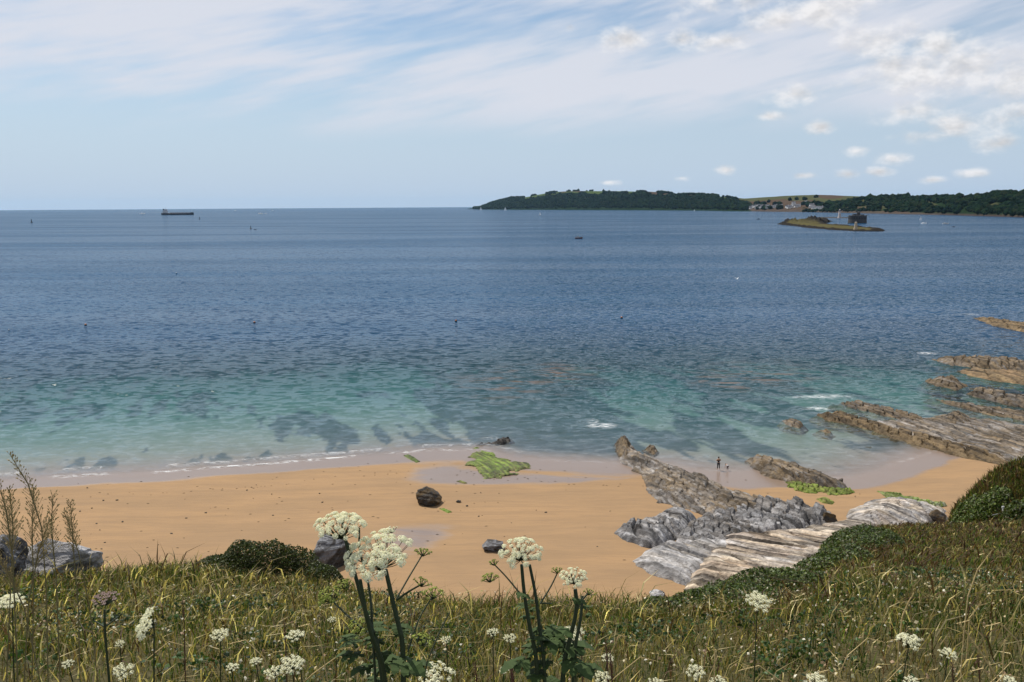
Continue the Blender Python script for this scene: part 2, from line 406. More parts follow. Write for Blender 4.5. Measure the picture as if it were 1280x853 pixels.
beach = struct('beach', npmesh('beach', np.stack([bx, by, bz], 1), gridq(len(RB), len(AZ)), attrs={'wet': wet, 'weed': weed, 'sub': sstep(-1.5, -14, s_)}), SAND)

RS = np.concatenate([np.geomspace(80, 480, 420), np.geomspace(484, 30000, 80)])
sx, sy = polar(AZ, RS); ss = shore_s(sx, sy); sz0 = bedz(sx, sy, ss)
depth = np.maximum(-sz0, -.02); far = np.hypot(sx, sy) > 470
depth = np.where(far, 40, depth)
left = sstep(12, -14, sx)
crest = np.exp(-((ss + 3.2 + 2.0 * fbm(sx / 14, sy * 0, 31, 3)) / .55) ** 2) * left
crest2 = np.exp(-((ss + .5 + 1.4 * fbm(sx / 9, sy * 0, 35, 3)) / .42) ** 2) * (0.2 + .8 * left)
foam = np.clip(.4 * crest * (vn(sx / 5, sy / 5, 3) > .42) + .7 * crest2 * sstep(.3, .6, vn(sx / 6, sy / 6, 8)), 0, 1)
for (px, py, rx, ry, am) in [(752, 532, 16, 3, .8), (1030, 496, 30, 2.2, .8), (1160, 442, 12, 1.6, .6), (1022, 511, 15, 2, .7), (612, 548, 10, 1.4, .5), (742, 527, 6, 3, .6), (1213, 393, 8, 1.2, .5), (1000, 497, 16, 1.2, .5)]:
    c = G(px, py); dx = (G(px + rx, py) - c).x; dy = (G(px, py - ry) - c).y
    foam = np.maximum(foam, am * np.exp(-(((sx - c.x) / dx) ** 2 + ((sy - c.y) / dy) ** 2) ** 1.5))
kelp = 0 * sx
for (px, py, rx, ry) in [(640, 478, 55, 16), (690, 468, 45, 12), (950, 468, 60, 12), (905, 478, 40, 10)]:
    c = G(px, py); dx = (G(px + rx, py) - c).x; dy = (G(px, py - ry) - c).y
    kelp = np.maximum(kelp, np.exp(-(((sx - c.x) / dx) ** 2 + ((sy - c.y) / dy) ** 2)))
szz = .22 * crest + .06 * crest2
sea = struct('sea', npmesh('sea', np.stack([sx, sy, szz], 1), gridq(len(RS), len(AZ)), attrs={'depth': depth, 'foam': foam, 'kelp': kelp}), SEA)

# ------------------------------------------------------------------ hillside the camera stands on
CREST = [(-900, 700, 20), (-300, 715, 19), (0, 724, 18), (100, 722, 18), (200, 714, 19), (300, 716, 19), (420, 732, 17), (500, 748, 15), (600, 754, 14), (700, 752, 14), (780, 752, 14), (830, 754, 14.5), (880, 748, 15), (960, 730, 17), (1010, 718, 19), (1030, 696, 22), (1052, 674, 25), (1085, 660, 29), (1130, 655, 33), (1180, 655, 36), (1280, 652, 38), (1500, 652, 39), (2200, 660, 39)]
ca, cd = [], []
for px, py, D_ in CREST:
    d = ray(px, py); ca.append(math.atan2(d.x, d.y)); cd.append(-d.z / math.hypot(d.x, d.y))
EYE = 1.6
ca = np.array(ca); cd = np.array(cd); cD = np.array([c_[2] for c_ in CREST], float); cs = cd - EYE / cD
def hillz(x, y, bumps=True):
    a = np.arctan2(x, y); r = np.hypot(x, y)
    s = np.interp(a, ca, cs); D = np.interp(a, ca, cD)
    dep = EYE + s * np.minimum(r, D)
    ex = np.maximum(r - D, 0)
    dep = dep + s * ex + 1.5 * ex ** 2 / (ex + 2.0)
    z = H - dep
    if bumps: z = z + fbm(x / 2.2, y / 2.2, 41, 4) * .30 * np.clip(r / 6, .1, 1) - .04
    return np.maximum(z, -.5)
HA = np.linspace(R(-130), R(130), 520); HR = np.concatenate([np.linspace(.15, 4, 20), np.geomspace(4.1, 75, 190)])
hx, hy = polar(HA, HR)
struct('hillside', npmesh('hillside', np.stack([hx, hy, hillz(hx, hy)], 1), gridq(len(HR), len(HA))), SOIL)
# the lower spur that runs down to the sand on the right
SPUR = [(1165, 655), (1185, 640), (1205, 626), (1225, 606), (1245, 590), (1265, 581), (1285, 575), (1340, 566), (1500, 556), (1900, 560)]
spa = np.array([math.atan2(ray(*p).x, ray(*p).y) for p in SPUR]); spd = np.array([-ray(*p).z / math.hypot(ray(*p).x, ray(*p).y) for p in SPUR])
SD = 58.0
def spurz(x, y):
    a = np.arctan2(x, y); r = np.hypot(x, y); t = np.interp(a, spa, spd)
    top = H - SD * t; k = sstep(spa[0] - .03, spa[1] + .01, a)
    dr = r - SD
    z = np.where(dr < 0, top + dr * .34 - .02 * dr ** 2 - 3.5 * sstep(-9, -20, dr), top - .55 * dr - .9 * dr ** 2 / (dr + 4))
    z = z + fbm(x / 4, y / 4, 51, 4) * .9 * sstep(0, 8, np.abs(dr) + 2)
    return z - (1 - k) * 12
SPA = np.linspace(spa[0] - .03, R(58), 120); SPR = np.linspace(36, 92, 120)
px_, py_ = polar(SPA, SPR)
struct('hillside_spur', npmesh('hillside_spur', np.stack([px_, py_, spurz(px_, py_)], 1), gridq(len(SPR), len(SPA))), SOIL)

# ------------------------------------------------------------------ grass
PAL = np.array([(.064, .095, .015), (.105, .105, .024), (.026, .050, .009), (.165, .12, .045), (.33, .26, .11), (.085, .048, .025), (.54, .45, .24)])
def blades(name, bx, by, bz, hgt, wid, cidx, lean, seed):
    g = np.random.default_rng(seed); n = len(bx)
    th = g.uniform(0, 2 * np.pi, n); ph = g.uniform(0, 2 * np.pi, n) ; ln = lean * g.uniform(.3, 1.3, n) * hgt
    cw, sw = np.cos(th) * wid / 2, np.sin(th) * wid / 2
    lx, ly = np.cos(ph) * ln + .12 * hgt, np.sin(ph) * ln * .8
    V = np.empty((n, 5, 3), np.float32)
    V[:, 0] = np.stack([bx - cw, by - sw, bz - .04], 1); V[:, 1] = np.stack([bx + cw, by + sw, bz - .04], 1)
    mx, my, mz = bx + lx * .35, by + ly * .35, bz + hgt * .55
    hd_ = np.where(cidx >= 4, 1.7, .8) ; cw = cw * hd_; sw = sw * hd_
    V[:, 2] = np.stack([mx + cw * .8, my + sw * .8, mz], 1); V[:, 3] = np.stack([mx - cw * .8, my - sw * .8, mz], 1)
    V[:, 4] = np.stack([bx + lx, by + ly, bz + hgt * (1 - .35 * np.minimum(ln / hgt, 1) ** 2)], 1)
    k = np.arange(n) * 5
    col = PAL[cidx] * np.exp(g.normal(0, .42, (n, 1))); col = np.repeat(col[:, None, :], 5, 1).reshape(-1, 3)
    return npmesh(name, V.reshape(-1, 3), np.stack([k, k + 1, k + 2, k + 3], 1), np.stack([k + 3, k + 2, k + 4], 1), col, smooth=False)
def pick(p, g):
    c = np.cumsum(p, 1); c /= c[:, -1:]; return (g.random((len(p), 1)) > c).sum(1)
g = np.random.default_rng(5)
N = 400000
a = g.uniform(R(-37), R(37), N); r = np.sqrt(g.uniform(2.2 ** 2, 44 ** 2, N))
Dc = np.interp(a, ca, cD)
keep = (r < Dc + 1.6) & (g.random(N) < np.clip(1.25 - r / 44, .35, 1) )
a, r = a[keep], r[keep]
x, y = r * np.sin(a), r * np.cos(a); z = hillz(x, y)
cl = fbm(x / 1.6, y / 1.6, 61, 4); cl2 = fbm(x / 5, y / 5, 67, 3); rt = sstep(R(6), R(22), a) * sstep(10, 18, r)
P = np.stack([.25 + 1.2 * np.clip(cl, 0, 1), .26 + 0 * cl, .18 + .9 * np.clip(cl2, 0, 1), .24 + 1.1 * np.clip(-cl, 0, 1), .11 + .45 * np.clip(-cl, 0, 1) - .07 * rt, .07 + .45 * rt * np.clip(.5 + cl2, 0, 1), .035 - .03 * rt], 1).clip(0)
ci = pick(P, g)
hg = g.uniform(.06, .27, len(x)) * (1 + 1.3 * cl2 + 1.6 * cl).clip(.3) * np.where(g.random(len(x)) < .035, 2.1, 1) * (1 - .35 * rt) * np.where(ci >= 4, 1.25, 1)
wd = g.uniform(.006, .014, len(x)) * np.clip(r / 9, .5, 2.6)
gr = obj('hillside_grass', blades('hillside_grass', x, y, z, hg, wd, ci, .95, 7), BLADE)
tag(gr, 'rough olive and brown grass covering the clifftop slope', 'grass', kind='stuff')
# spur turf
N = 70000
a = g.uniform(spa[0] - .01, R(36), N); r = g.uniform(44, 66, N); x, y = r * np.sin(a), r * np.cos(a); z = spurz(x, y)
cl = fbm(x / 3, y / 3, 71, 4)
P = np.stack([.3 + cl.clip(0), .3 + 0 * cl, .2 + cl.clip(0), .25 - cl.clip(-1, 0), .05 + 0 * cl, .4 - cl.clip(-1, 0), .01 + 0 * cl], 1)
sg = obj('spur_grass', blades('spur_grass', x, y, z, g.uniform(.2, .6, N), g.uniform(.03, .06, N), pick(P, g), .7, 8), BLADE)
tag(sg, 'darker brown turf on the spur sloping down to the sand', 'grass', kind='stuff')

# ------------------------------------------------------------------ rocks
COLS = {'pale': (.41, .40, .395), 'blue': (.19, .192, .20), 'cream': (.47, .39, .285), 'brown': (.105, .07, .032), 'tan': (.17, .12, .062), 'dark': (.05, .044, .038), 'green': (.13, .20, .02), 'rust': (.30, .19, .10), 'olive': (.16, .14, .05)}
def outcrop_mesh(name, poly, h, strike2, cell=(2.4, .9), amp=.35, stri=.10, lam=.55, edge=2.0, res=.16, pal=None, seed=1, base=None, pp=.7, crack=1.3, warp=.6, tilt=.5, top=.35, lamc=1.9, rag=1.3, prune=.7, fine=.07):
    """tilted beds of slate: long ledges along the strike, each bed broken by cross joints into blocks of their own height"""
    P = np.array([G(px, py, .4)[:2] for px, py in poly])
    sv = (G(*strike2[1], .4) - G(*strike2[0], .4)).xy.normalized(); c0 = P.mean(0)
    if sv.x < 0: sv = -sv
    PU = (P - c0) @ np.array([sv.x, sv.y]); PV = (P - c0) @ np.array([-sv.y, sv.x])
    us = np.arange(PU.min() - 1.2, PU.max() + 1.2, res * 1.25); vs = np.arange(PV.min() - 1.2, PV.max() + 1.2, res * .62)
    U0, V0 = np.meshgrid(us, vs); nr, na = U0.shape; U0 = U0.ravel(); V0 = V0.ravel()
    X = c0[0] + U0 * sv.x - V0 * sv.y; Y = c0[1] + U0 * sv.y + V0 * sv.x
    d = segdist(X, Y, P, True); d = np.where(inside(X, Y, P), d, -d)
    d = d + fbm(X / 1.7, Y / 1.7, seed + 1, 4) * rag * min(1, edge / 1.6)
    U = U0; Vv = V0 + fbm(U0 / 6, V0 / 9, seed + 2, 2) * warp * 1.6
    z = 0; tc = 0; cr = 0
    cu, cv = cell
    for lev, (bw, bl, am) in enumerate(((cv, cu, amp), (cv * .31, cu * .45, amp * .34))):
        b = Vv / bw + .55 * vn(Vv / bw * .5, Vv * 0, seed + 20 + lev); ib = np.floor(b); fb = b - ib
        hb = _h(ib, ib * 0, seed + 21 + lev)
        q = U / (bl * (.6 + .9 * _h(ib, ib * 0 + 1, seed + 23 + lev))) + 7 * _h(ib, ib * 0 + 2, seed + 25) + .35 * (fb - .5); iq = np.floor(q); fq = q - iq
        hj = _h(ib, iq, seed + 27 + lev); tj = _h(iq, ib, seed + 29 + lev) - .5
        dip = np.where(fb < .82, fb / .82, (1 - fb) / .18)          # gentle dip slope, steep scarp
        z = z + am * ((hb * .6 + hj * .7 - .55) + tilt * .9 * (dip - .5) + .5 * tj * (fq - .5))
        cr = np.maximum(cr, np.exp(-(np.minimum(fq, 1 - fq) / .05) ** 2) * (1 if lev == 0 else .4) * (hj > .35))
        tc = tc + (hb * 31 + hj * 57)
    p = np.clip(d / edge, 0, 1) ** pp
    lowf = fbm(X / 7, Y / 7, seed + 5, 3)
    z = h * p * (1 + 1.6 * top * lowf) + np.minimum(p * 1.4, 1) * z - crack * amp * p * cr
    z = z + fbm(X / .45, Y / .45, seed + 7, 3) * fine * (p > 0)
    b = np.maximum(bedz(X, Y), -.35) if base is None else base(X, Y)
    zz = b + np.where(d > 0, np.maximum(z, -.12 + .3 * p), d * .9 - .05)
    pal = pal or [('pale', .4), ('blue', .3), ('tan', .3)]
    cc = np.zeros((len(X), 3)); ws = 0
    for k, (nm, wt) in enumerate(pal):
        ww = wt * np.exp(3.2 * (fbm(U / 6, Vv / 2.2, seed + 30 + k * 5, 4) + .7 * (_h(np.floor(tc * 13), np.full(len(X), k), seed) - .5)))
        cc += ww[:, None] * np.array(COLS[nm]); ws = ws + ww
    cc /= ws[:, None]
    bandv = fbm(U / 5, Vv / .30, seed + 60, 3) + .6 * fbm(U / 3, Vv / .8, seed + 61, 2)
    cc = cc * np.clip(1 + lamc * bandv, .35, 1.5)[:, None]
    ok = d > -prune; q = gridq(nr, na); q = q[ok[q].all(1)]
    used = np.unique(q); mp = np.full(len(X), -1); mp[used] = np.arange(len(used))
    return npmesh(name, np.stack([X, Y, zz], 1)[used], mp[q], None, cc[used], smooth=False)
def outcrop(name, label, poly, h, strike2, parent=None, cat='rock', group=None, **kw):
    o = obj(name, outcrop_mesh(name, poly, h, strike2, **kw), ROCK, parent)
    if not parent: tag(o, label, cat, group)
    return o
BR = [('brown', .45), ('tan', .35), ('blue', .12), ('dark', .15)]
big = thing('slate_outcrop', 'broad pale grey slate outcrop with striped slabs and broken blocks below the cliff', 'rock')
SB = ((800, 712), (861, 736)); SCM = ((918, 692), (1023, 711)); SR = ((775, 550), (960, 640))
outcrop('tip_slab', '', [(768, 674), (790, 664), (835, 648), (862, 647), (872, 656), (855, 676), (832, 692), (812, 693), (785, 685)], 1.15, SB, big, cell=(3, 1.2), amp=.6, stri=.16, lam=.8, edge=1.2, pal=[('pale', .45), ('blue', .4), ('dark', .3), ('tan', .12)], seed=101, res=.12)
outcrop('striped_slab', '', [(790, 712), (812, 696), (845, 690), (880, 684), (920, 690), (925, 705), (890, 726), (866, 748), (840, 742), (812, 728)], 0.75, SB, big, cell=(5, 1.0), amp=.45, stri=.30, lam=.6, edge=1.2, lamc=1.6, pal=[('pale', .6), ('blue', .35), ('cream', .15), ('dark', .12)], seed=111, res=.10, crack=.35)
outcrop('cream_slab', '', [(880, 700), (905, 684), (960, 676), (1010, 668), (1062, 660), (1110, 662), (1100, 700), (1040, 735), (960, 752), (880, 760), (850, 752), (858, 738)], 0.95, SCM, big, cell=(7, 1.3), amp=.5, stri=.34, lam=.8, edge=1.6, lamc=2.4, pal=[('cream', .7), ('pale', .3), ('rust', .3), ('blue', .12)], seed=121, res=.10, crack=.35)
outcrop('broken_blocks', '', [(842, 684), (862, 660), (885, 650), (925, 642), (960, 645), (1000, 648), (1035, 652), (1050, 662), (1005, 674), (945, 686), (890, 696), (860, 694)], 0.95, SB, big, cell=(1.7, .9), amp=.75, stri=.08, lam=.4, edge=1.4, pal=[('pale', .6), ('blue', .35), ('dark', .5), ('tan', .1)], seed=131, res=.10, crack=.5, tilt=.8)
outcrop('weathered_ridge', '', [(771, 556), (790, 552), (812, 572), (835, 583), (880, 600), (922, 619), (965, 636), (1000, 645), (1010, 652), (960, 656), (905, 656), (860, 640), (822, 630), (808, 612), (802, 592), (779, 576)], 1.1, SR, big, cell=(2.4, .8), amp=.6, stri=.2, lam=.8, edge=1.8, pal=[('pale', .20), ('tan', .4), ('brown', .45), ('blue', .22), ('dark', .12)], seed=141, res=.13, crack=.4)
outcrop('jagged_ledge', '', [(930, 640), (960, 634), (1000, 640), (1048, 655), (1050, 664), (1010, 668), (960, 664), (935, 654)], 1.2, SR, big, cell=(2.2, 1.1), amp=.9, stri=.1, lam=.5, edge=1.1, pal=[('blue', .3), ('dark', .6), ('pale', .4), ('brown', .15)], seed=151, res=.11, crack=.5, tilt=.8)
outcrop('weathered_head', '', [(768, 552), (776, 546), (788, 549), (792, 566), (784, 574), (774, 566)], 1.4, SR, big, cell=(1.5, 1), amp=.5, edge=1.0, pal=BR, seed=155, res=.12)
outcrop('pale_boulder_outcrop', 'smooth pale outcrop beside the sandy cove with green algae along its back', [(1056, 660), (1062, 642), (1085, 630), (1112, 626), (1145, 632), (1182, 640), (1178, 656), (1130, 668), (1085, 670)], 1.7, ((1062, 640), (1150, 655)), cell=(3.2, 1.3), amp=.35, stri=.14, lam=.7, edge=3.4, pal=[('pale', .45), ('cream', .3), ('blue', .4), ('rust', .1)], seed=161, res=.13, pp=.6)
outcrop('ridge_rock', 'brown rock ridge behind the two people, fringed with bright green algae', [(930, 572), (948, 568), (985, 580), (1030, 594), (1056, 606), (1058, 612), (1030, 610), (990, 602), (955, 592)], 1.0, SR, cell=(2.0, .7), amp=.5, stri=.16, lam=.7, edge=1.3, pal=[('brown', .5), ('tan', .4), ('blue', .25)], seed=171, res=.14, crack=.5)
SH = ((1040, 500), (1280, 580))
reef = thing('reef', 'long brown striped reef running from the cove out into the sea', 'reef')
outcrop('landward_shelf', '', [(1130, 520), (1175, 516), (1240, 522), (1300, 530), (1400, 548), (1400, 604), (1290, 584), (1240, 576), (1195, 564), (1150, 551), (1105, 537), (1070, 525)], .6, SH, reef, cell=(4, 1.0), amp=.55, stri=.3, lam=1.1, edge=2.2, pal=[('tan', .45), ('pale', .10), ('brown', .35), ('blue', .25), ('dark', .1)], seed=181, res=.2, crack=.4)
outcrop('front_ledge', '', [(1015, 515), (1050, 514), (1100, 527), (1150, 541), (1200, 556), (1262, 572), (1258, 582), (1215, 573), (1170, 560), (1120, 546), (1070, 531), (1030, 523)], .85, SH, reef, cell=(3.0, .8), amp=.5, stri=.25, lam=.9, edge=1.4, pal=[('brown', .5), ('tan', .4), ('dark', .08)], seed=186, res=.17)
outcrop('outer_ledge', '', [(1040, 501), (1075, 499), (1110, 505), (1140, 514), (1175, 526), (1150, 530), (1105, 518), (1060, 508)], .6, SH, reef, cell=(3.0, .8), amp=.5, stri=.25, lam=.9, edge=1.5, pal=BR, seed=191, res=.18)
outcrop('hump', '', [(1172, 524), (1180, 515), (1198, 511), (1216, 518), (1220, 528), (1195, 531)], 1.3, SH, reef, cell=(1.6, .9), amp=.4, edge=2.0, pal=BR, seed=196, res=.16)
outcrop('middle_ledge', '', [(1160, 494), (1195, 500), (1245, 506), (1300, 514), (1400, 520), (1400, 532), (1280, 524), (1225, 516), (1190, 506)], .55, SH, reef, cell=(3.0, .8), amp=.5, stri=.2, lam=.9, edge=1.4, pal=BR, seed=201, res=.2)
outcrop('skerry', 'low brown islet rock, smallest of the group beyond the reef', [(1155, 474), (1172, 469), (1196, 471), (1213, 481), (1196, 486), (1166, 480)], 1.1, SH, cell=(2, 1), amp=.5, edge=2.0, pal=BR, seed=211, res=.2, group=None)
outcrop('skerry', 'humped brown rocks between the reef and the long outer rock shelf', [(1204, 490), (1222, 484), (1246, 486), (1262, 495), (1290, 496), (1400, 500), (1400, 514), (1280, 508), (1240, 500)], 1.3, SH, cell=(2.5, 1.2), amp=.7, edge=2.4, pal=BR, seed=221, res=.22)
sh2 = thing('rock_shelf', 'long split rock shelf jutting out beyond the humped rocks', 'rock')
outcrop('back_ledge', '', [(1158, 446), (1185, 449), (1235, 449), (1290, 453), (1420, 456), (1420, 468), (1280, 462), (1220, 458), (1188, 455)], 1.5, SH, sh2, cell=(3.5, 1.2), amp=.7, stri=.2, edge=2.4, pal=BR, seed=231, res=.25)
outcrop('front_slab', '', [(1190, 461), (1222, 459), (1290, 463), (1420, 468), (1420, 488), (1290, 481), (1240, 474), (1206, 467)], 1.1, SH, sh2, cell=(5, 1.4), amp=.4, stri=.3, lam=1.2, edge=3.0, pal=[('tan', .6), ('brown', .3), ('rust', .2)], seed=241, res=.25)
outcrop('skerry', 'farthest narrow brown rock spit, pointing out to sea beyond the split shelf', [(1212, 395), (1235, 398), (1275, 403), (1400, 412), (1400, 424), (1280, 414), (1240, 406)], 1.1, SH, cell=(3, 1.2), amp=.6, edge=2.4, pal=[('tan', .6), ('brown', .4)], seed=251, res=.35)
outcrop('weed_rock', 'cluster of flat rocks covered in bright yellow green seaweed at the water line', [(578, 578), (590, 570), (597, 558), (612, 566), (632, 570), (658, 578), (662, 586), (640, 588), (618, 598), (606, 600), (600, 590)], .14, SR, cell=(1.2, 1), amp=.14, edge=.9, pal=[('green', .7), ('dark', .35), ('olive', .45)], seed=261, res=.10, cat='seaweed', warp=1.5, rag=9, prune=.05)
outcrop('awash_rock', 'dark rock just awash off the green seaweed rocks', [(596, 552), (612, 549), (640, 543), (644, 548), (620, 553)], .45, SR, cell=(1.5, 1), amp=.4, edge=.8, pal=[('dark', 1)], seed=266, res=.15)
outcrop('algae_patch', 'bright green algae on low stones along the foot of the brown ridge', [(978, 600), (1000, 597), (1030, 606), (1064, 613), (1060, 617), (1020, 614), (995, 612)], .35, SR, cell=(1.0, .6), amp=.3, edge=.7, pal=[('green', .9), ('olive', .4)], seed=271, res=.10, cat='algae', warp=1.2, rag=5, prune=.05)
outcrop('algae_patch', 'small isolated green algae patch on the sand near the pale outcrop', [(1020, 623), (1032, 621), (1044, 627), (1040, 630), (1028, 628)], .25, SR, cell=(.8, .5), amp=.25, edge=.5, pal=[('green', .8), ('olive', .5)], seed=276, res=.1, cat='algae')
outcrop('algae_strip', 'strip of green algae on stones behind the smooth pale outcrop', [(1098, 613), (1130, 620), (1160, 628), (1184, 632), (1182, 638), (1150, 634), (1115, 622)], .4, SR, cell=(1, .6), amp=.35, edge=.7, pal=[('green', .6), ('olive', .5), ('pale', .15)], seed=281, res=.10, cat='algae', rag=4, prune=.05)
outcrop('seaweed_strand', 'dark green seaweed strand across the water line', [(503, 566), (512, 565), (526, 575), (520, 577), (510, 571)], .15, SR, cell=(.8, .5), amp=.15, edge=.5, pal=[('dark', .6), ('green', .4)], seed=286, res=.1, cat='seaweed')
outcrop('seaweed_strand', 'small green and brown seaweed clump below the dark boulder', [(548, 640), (556, 640), (565, 645), (560, 646)], .15, SR, cell=(.5, .3), amp=.12, edge=.3, pal=[('green', .5), ('dark', .4)], seed=288, res=.07, cat='seaweed')
outcrop('seaweed_strand', 'thin seaweed wisp on the wet sand below the green rocks', [(570, 602), (576, 601), (584, 604), (580, 605)], .12, SR, cell=(.5, .3), amp=.1, edge=.3, pal=[('green', .5), ('olive', .4)], seed=289, res=.07, cat='seaweed')
outcrop('weed_islet', 'brown weedy rock tops breaking the surface off the reef', [(975, 523), (992, 521), (1008, 529), (1000, 533), (985, 530)], .55, SR, cell=(1.5, .7), amp=.4, edge=.9, pal=BR, seed=291, res=.18, base=lambda x, y: x * 0 - .2)
outcrop('weed_islet', 'single small brown weedy rock between the reef and the shallows', [(1022, 535), (1032, 533), (1042, 538), (1036, 541)], .5, SR, cell=(1.2, .7), amp=.4, edge=.8, pal=BR, seed=293, res=.18, base=lambda x, y: x * 0 - .2)
outcrop('weed_islet', 'dark brown rock standing in the shallows off the head of the slate ridge', [(802, 558), (812, 552), (826, 560), (818, 566)], .9, SR, cell=(1.2, .8), amp=.4, edge=.9, pal=BR, seed=295, res=.14)

def boulder_mesh(name, size, seed, pal, sub=5, nplanes=16, stri=.02, rough=1.0):
    g = np.random.default_rng(seed)
    bm = bmesh.new(); bmesh.ops.create_icosphere(bm, subdivisions=sub, radius=1)
    D = np.array([v.co[:] for v in bm.verts]); Fc = np.array([[v.index for v in f.verts] for f in bm.faces]); bm.free()
    nrm = g.normal(size=(nplanes, 3)); nrm /= np.linalg.norm(nrm, axis=1)[:, None]; off = g.uniform(.62, 1.0, nplanes)
    dp = D @ nrm.T; rr = np.where(dp > .05, off / np.maximum(dp, .05), 9).min(1); rr = np.minimum(rr, 1.15)
    rr *= 1 + rough * .10 * fbm(D[:, 0] * 2.5 + D[:, 2], D[:, 1] * 2.5 + D[:, 2] * 2, seed, 4) + rough * .05 * fbm(D[:, 0] * 9 + 3 * D[:, 2], D[:, 1] * 9 - 4 * D[:, 2], seed + 3, 3)
    lay = D[:, 2] * 7 + D[:, 0] * 3; rr *= 1 + stri * np.sign(np.sin(lay * 2.2))
    V = D * rr[:, None] * np.array(size) / 2
    ca_, cb_ = np.array(COLS[pal[0]]), np.array(COLS[pal[1]])
    f = sstep(-.15, .15, fbm(D[:, 0] * 2 + 5, D[:, 1] * 2 + D[:, 2] * 3, seed + 9, 4))[:, None]
    return npmesh(name, V, None, Fc, ca_ * (1 - f) + cb_ * f, smooth=False)
def boulder(label, base, size, seed, pal, rz=0, sink=.25, name='boulder', **kw):
    o = obj(name, boulder_mesh(name, size, seed, pal, **kw), ROCK); o.location = (base[0], base[1], base[2] + size[2] * (.5 - sink)); o.rotation_euler = (0, 0, rz)
    return tag(o, label, 'rock')
def bp(px, py):
    c = G(px, py, .8); z = float(bedz(np.array([c.x]), np.array([c.y]))[0]); c = G(px, py, z); return c
boulder('large dark boulder standing alone on the open sand', bp(536, 629), (2.7, 2.5, 2.3), 14, ('dark', 'brown'), 1.1, .2, nplanes=10)
boulder('low grey slate boulder on the sand behind the flower head', bp(615, 687), (2.5, 2.0, 1.25), 29, ('blue', 'dark'), .5, .25)
boulder('grey boulder on the beach behind the tall white flowers', bp(412, 705), (4.0, 3.6, 3.6), 37, ('blue', 'dark'), 2.1, .15)
boulder('flat grey stone near the foot of the striped slab', bp(822, 744), (1.7, 1.2, .6), 41, ('blue', 'pale'), .3, .3)
boulder('dark rounded boulder at the landward end of the jagged ledge', bp(1034, 658), (2.2, 1.8, 2.4), 45, ('dark', 'brown'), .3, .3)
boulder('small black stone on the sand beside the large dark boulder', bp(573, 628), (.55, .5, .35), 47, ('dark', 'dark'), .3, .25, sub=3)
boulder('tiny dark stone on the open sand past the black stone', bp(584, 633), (.28, .25, .2), 48, ('dark', 'dark'), .3, .25, sub=3)
boulder('dark block at the seaward end of the brown ridge', bp(1050, 604), (1.0, .8, .8), 49, ('dark', 'brown'), .3, .25, sub=4)
boulder('brown stone standing in for a rock shadow between the pale outcrop and the spur turf', bp(1172, 652), (1.8, 1.4, 1.5), 53, ('brown', 'dark'), .3, .25, sub=4)  # dark brown stone modelled in place of the rock shadow here
def hb(px, py, dist):
    d = ray(px, py); t = dist / math.hypot(d.x, d.y); x, y = d.x * t, d.y * t
    return Vector((x, y, float(hillz(np.array([x]), np.array([y]))[0])))
b1 = hb(62, 712, 18.5); boulder('big grey slate boulder half sunk in the grass at the cliff edge', b1, (1.75, 1.1, 1.15), 61, ('blue', 'pale'), .4, .2)
b2 = hb(8, 712, 17.8); boulder('dark grey boulder wedged against the big slate boulder in the grass', b2, (.9, .8, 1.0), 67, ('dark', 'blue'), 1.0, .2)
# scattered stones and weed bits on the sand
k = 0
for i in range(60):
    px, py = random.uniform(80, 1180), random.uniform(606, 722)
    if px > 760 and py > 590 and px < 1060: continue
    p = bp(px, py); s = random.uniform(.10, .24)
    o = obj('pebble', boulder_mesh('pebble', (s * 1.5, s, s * .6), 300 + i % 6, ('dark', 'brown'), sub=2), ROCK) if k < 6 else obj('pebble', bpy.data.objects['pebble' if k % 6 == 0 else 'pebble.%03d' % (k % 6)].data)
    o.location = p + Vector((0, 0, s * .15)); o.rotation_euler = (0, 0, random.uniform(0, 6)); k += 1
    tag(o, 'small dark pebble lying loose on the open sand', 'pebble', 'pebbles scattered over the sand')

g = np.random.default_rng(41); xs_ = g.uniform(-60, 30, 2600); ys_ = g.uniform(70, 118, 2600); sd_ = shore_s(xs_, ys_)
k = (np.abs(sd_ - 9.5 - 3 * fbm(xs_ / 12, ys_ * 0, 43, 3)) < .35 + .5 * g.random(2600)) | ((g.random(2600) < .10) & (sd_ > 2) & (sd_ < 34)); xs_, ys_ = xs_[k], ys_[k]; n = len(xs_); zs_ = bedz(xs_, ys_) + .02
L_ = g.uniform(.06, .22, n); th = g.uniform(-.5, .5, n); V = np.empty((n, 5, 3))
for q, (a_, b_, c_) in enumerate(((-1, 0, -.02), (0, -.35, .0), (1, .1, -.02), (.1, .4, .0), (0, 0, .03))): V[:, q] = np.stack([xs_ + L_ * (a_ * np.cos(th) - b_ * np.sin(th)), ys_ + L_ * (a_ * np.sin(th) + b_ * np.cos(th)), zs_ + c_], 1)
k = np.arange(n)[:, None] * 5; T = np.concatenate([k + np.array(f) for f in ((0, 1, 4), (1, 2, 4), (2, 3, 4), (3, 0, 4))])
o = obj('strandline_weed', npmesh('strandline_weed', V.reshape(-1, 3), None, T, np.tile(np.array((.055, .04, .022)), (n * 5, 1)), smooth=False), LEAF0); tag(o, 'fine dark weed scraps strewn along the strandline on the sand', 'weed', kind='stuff')

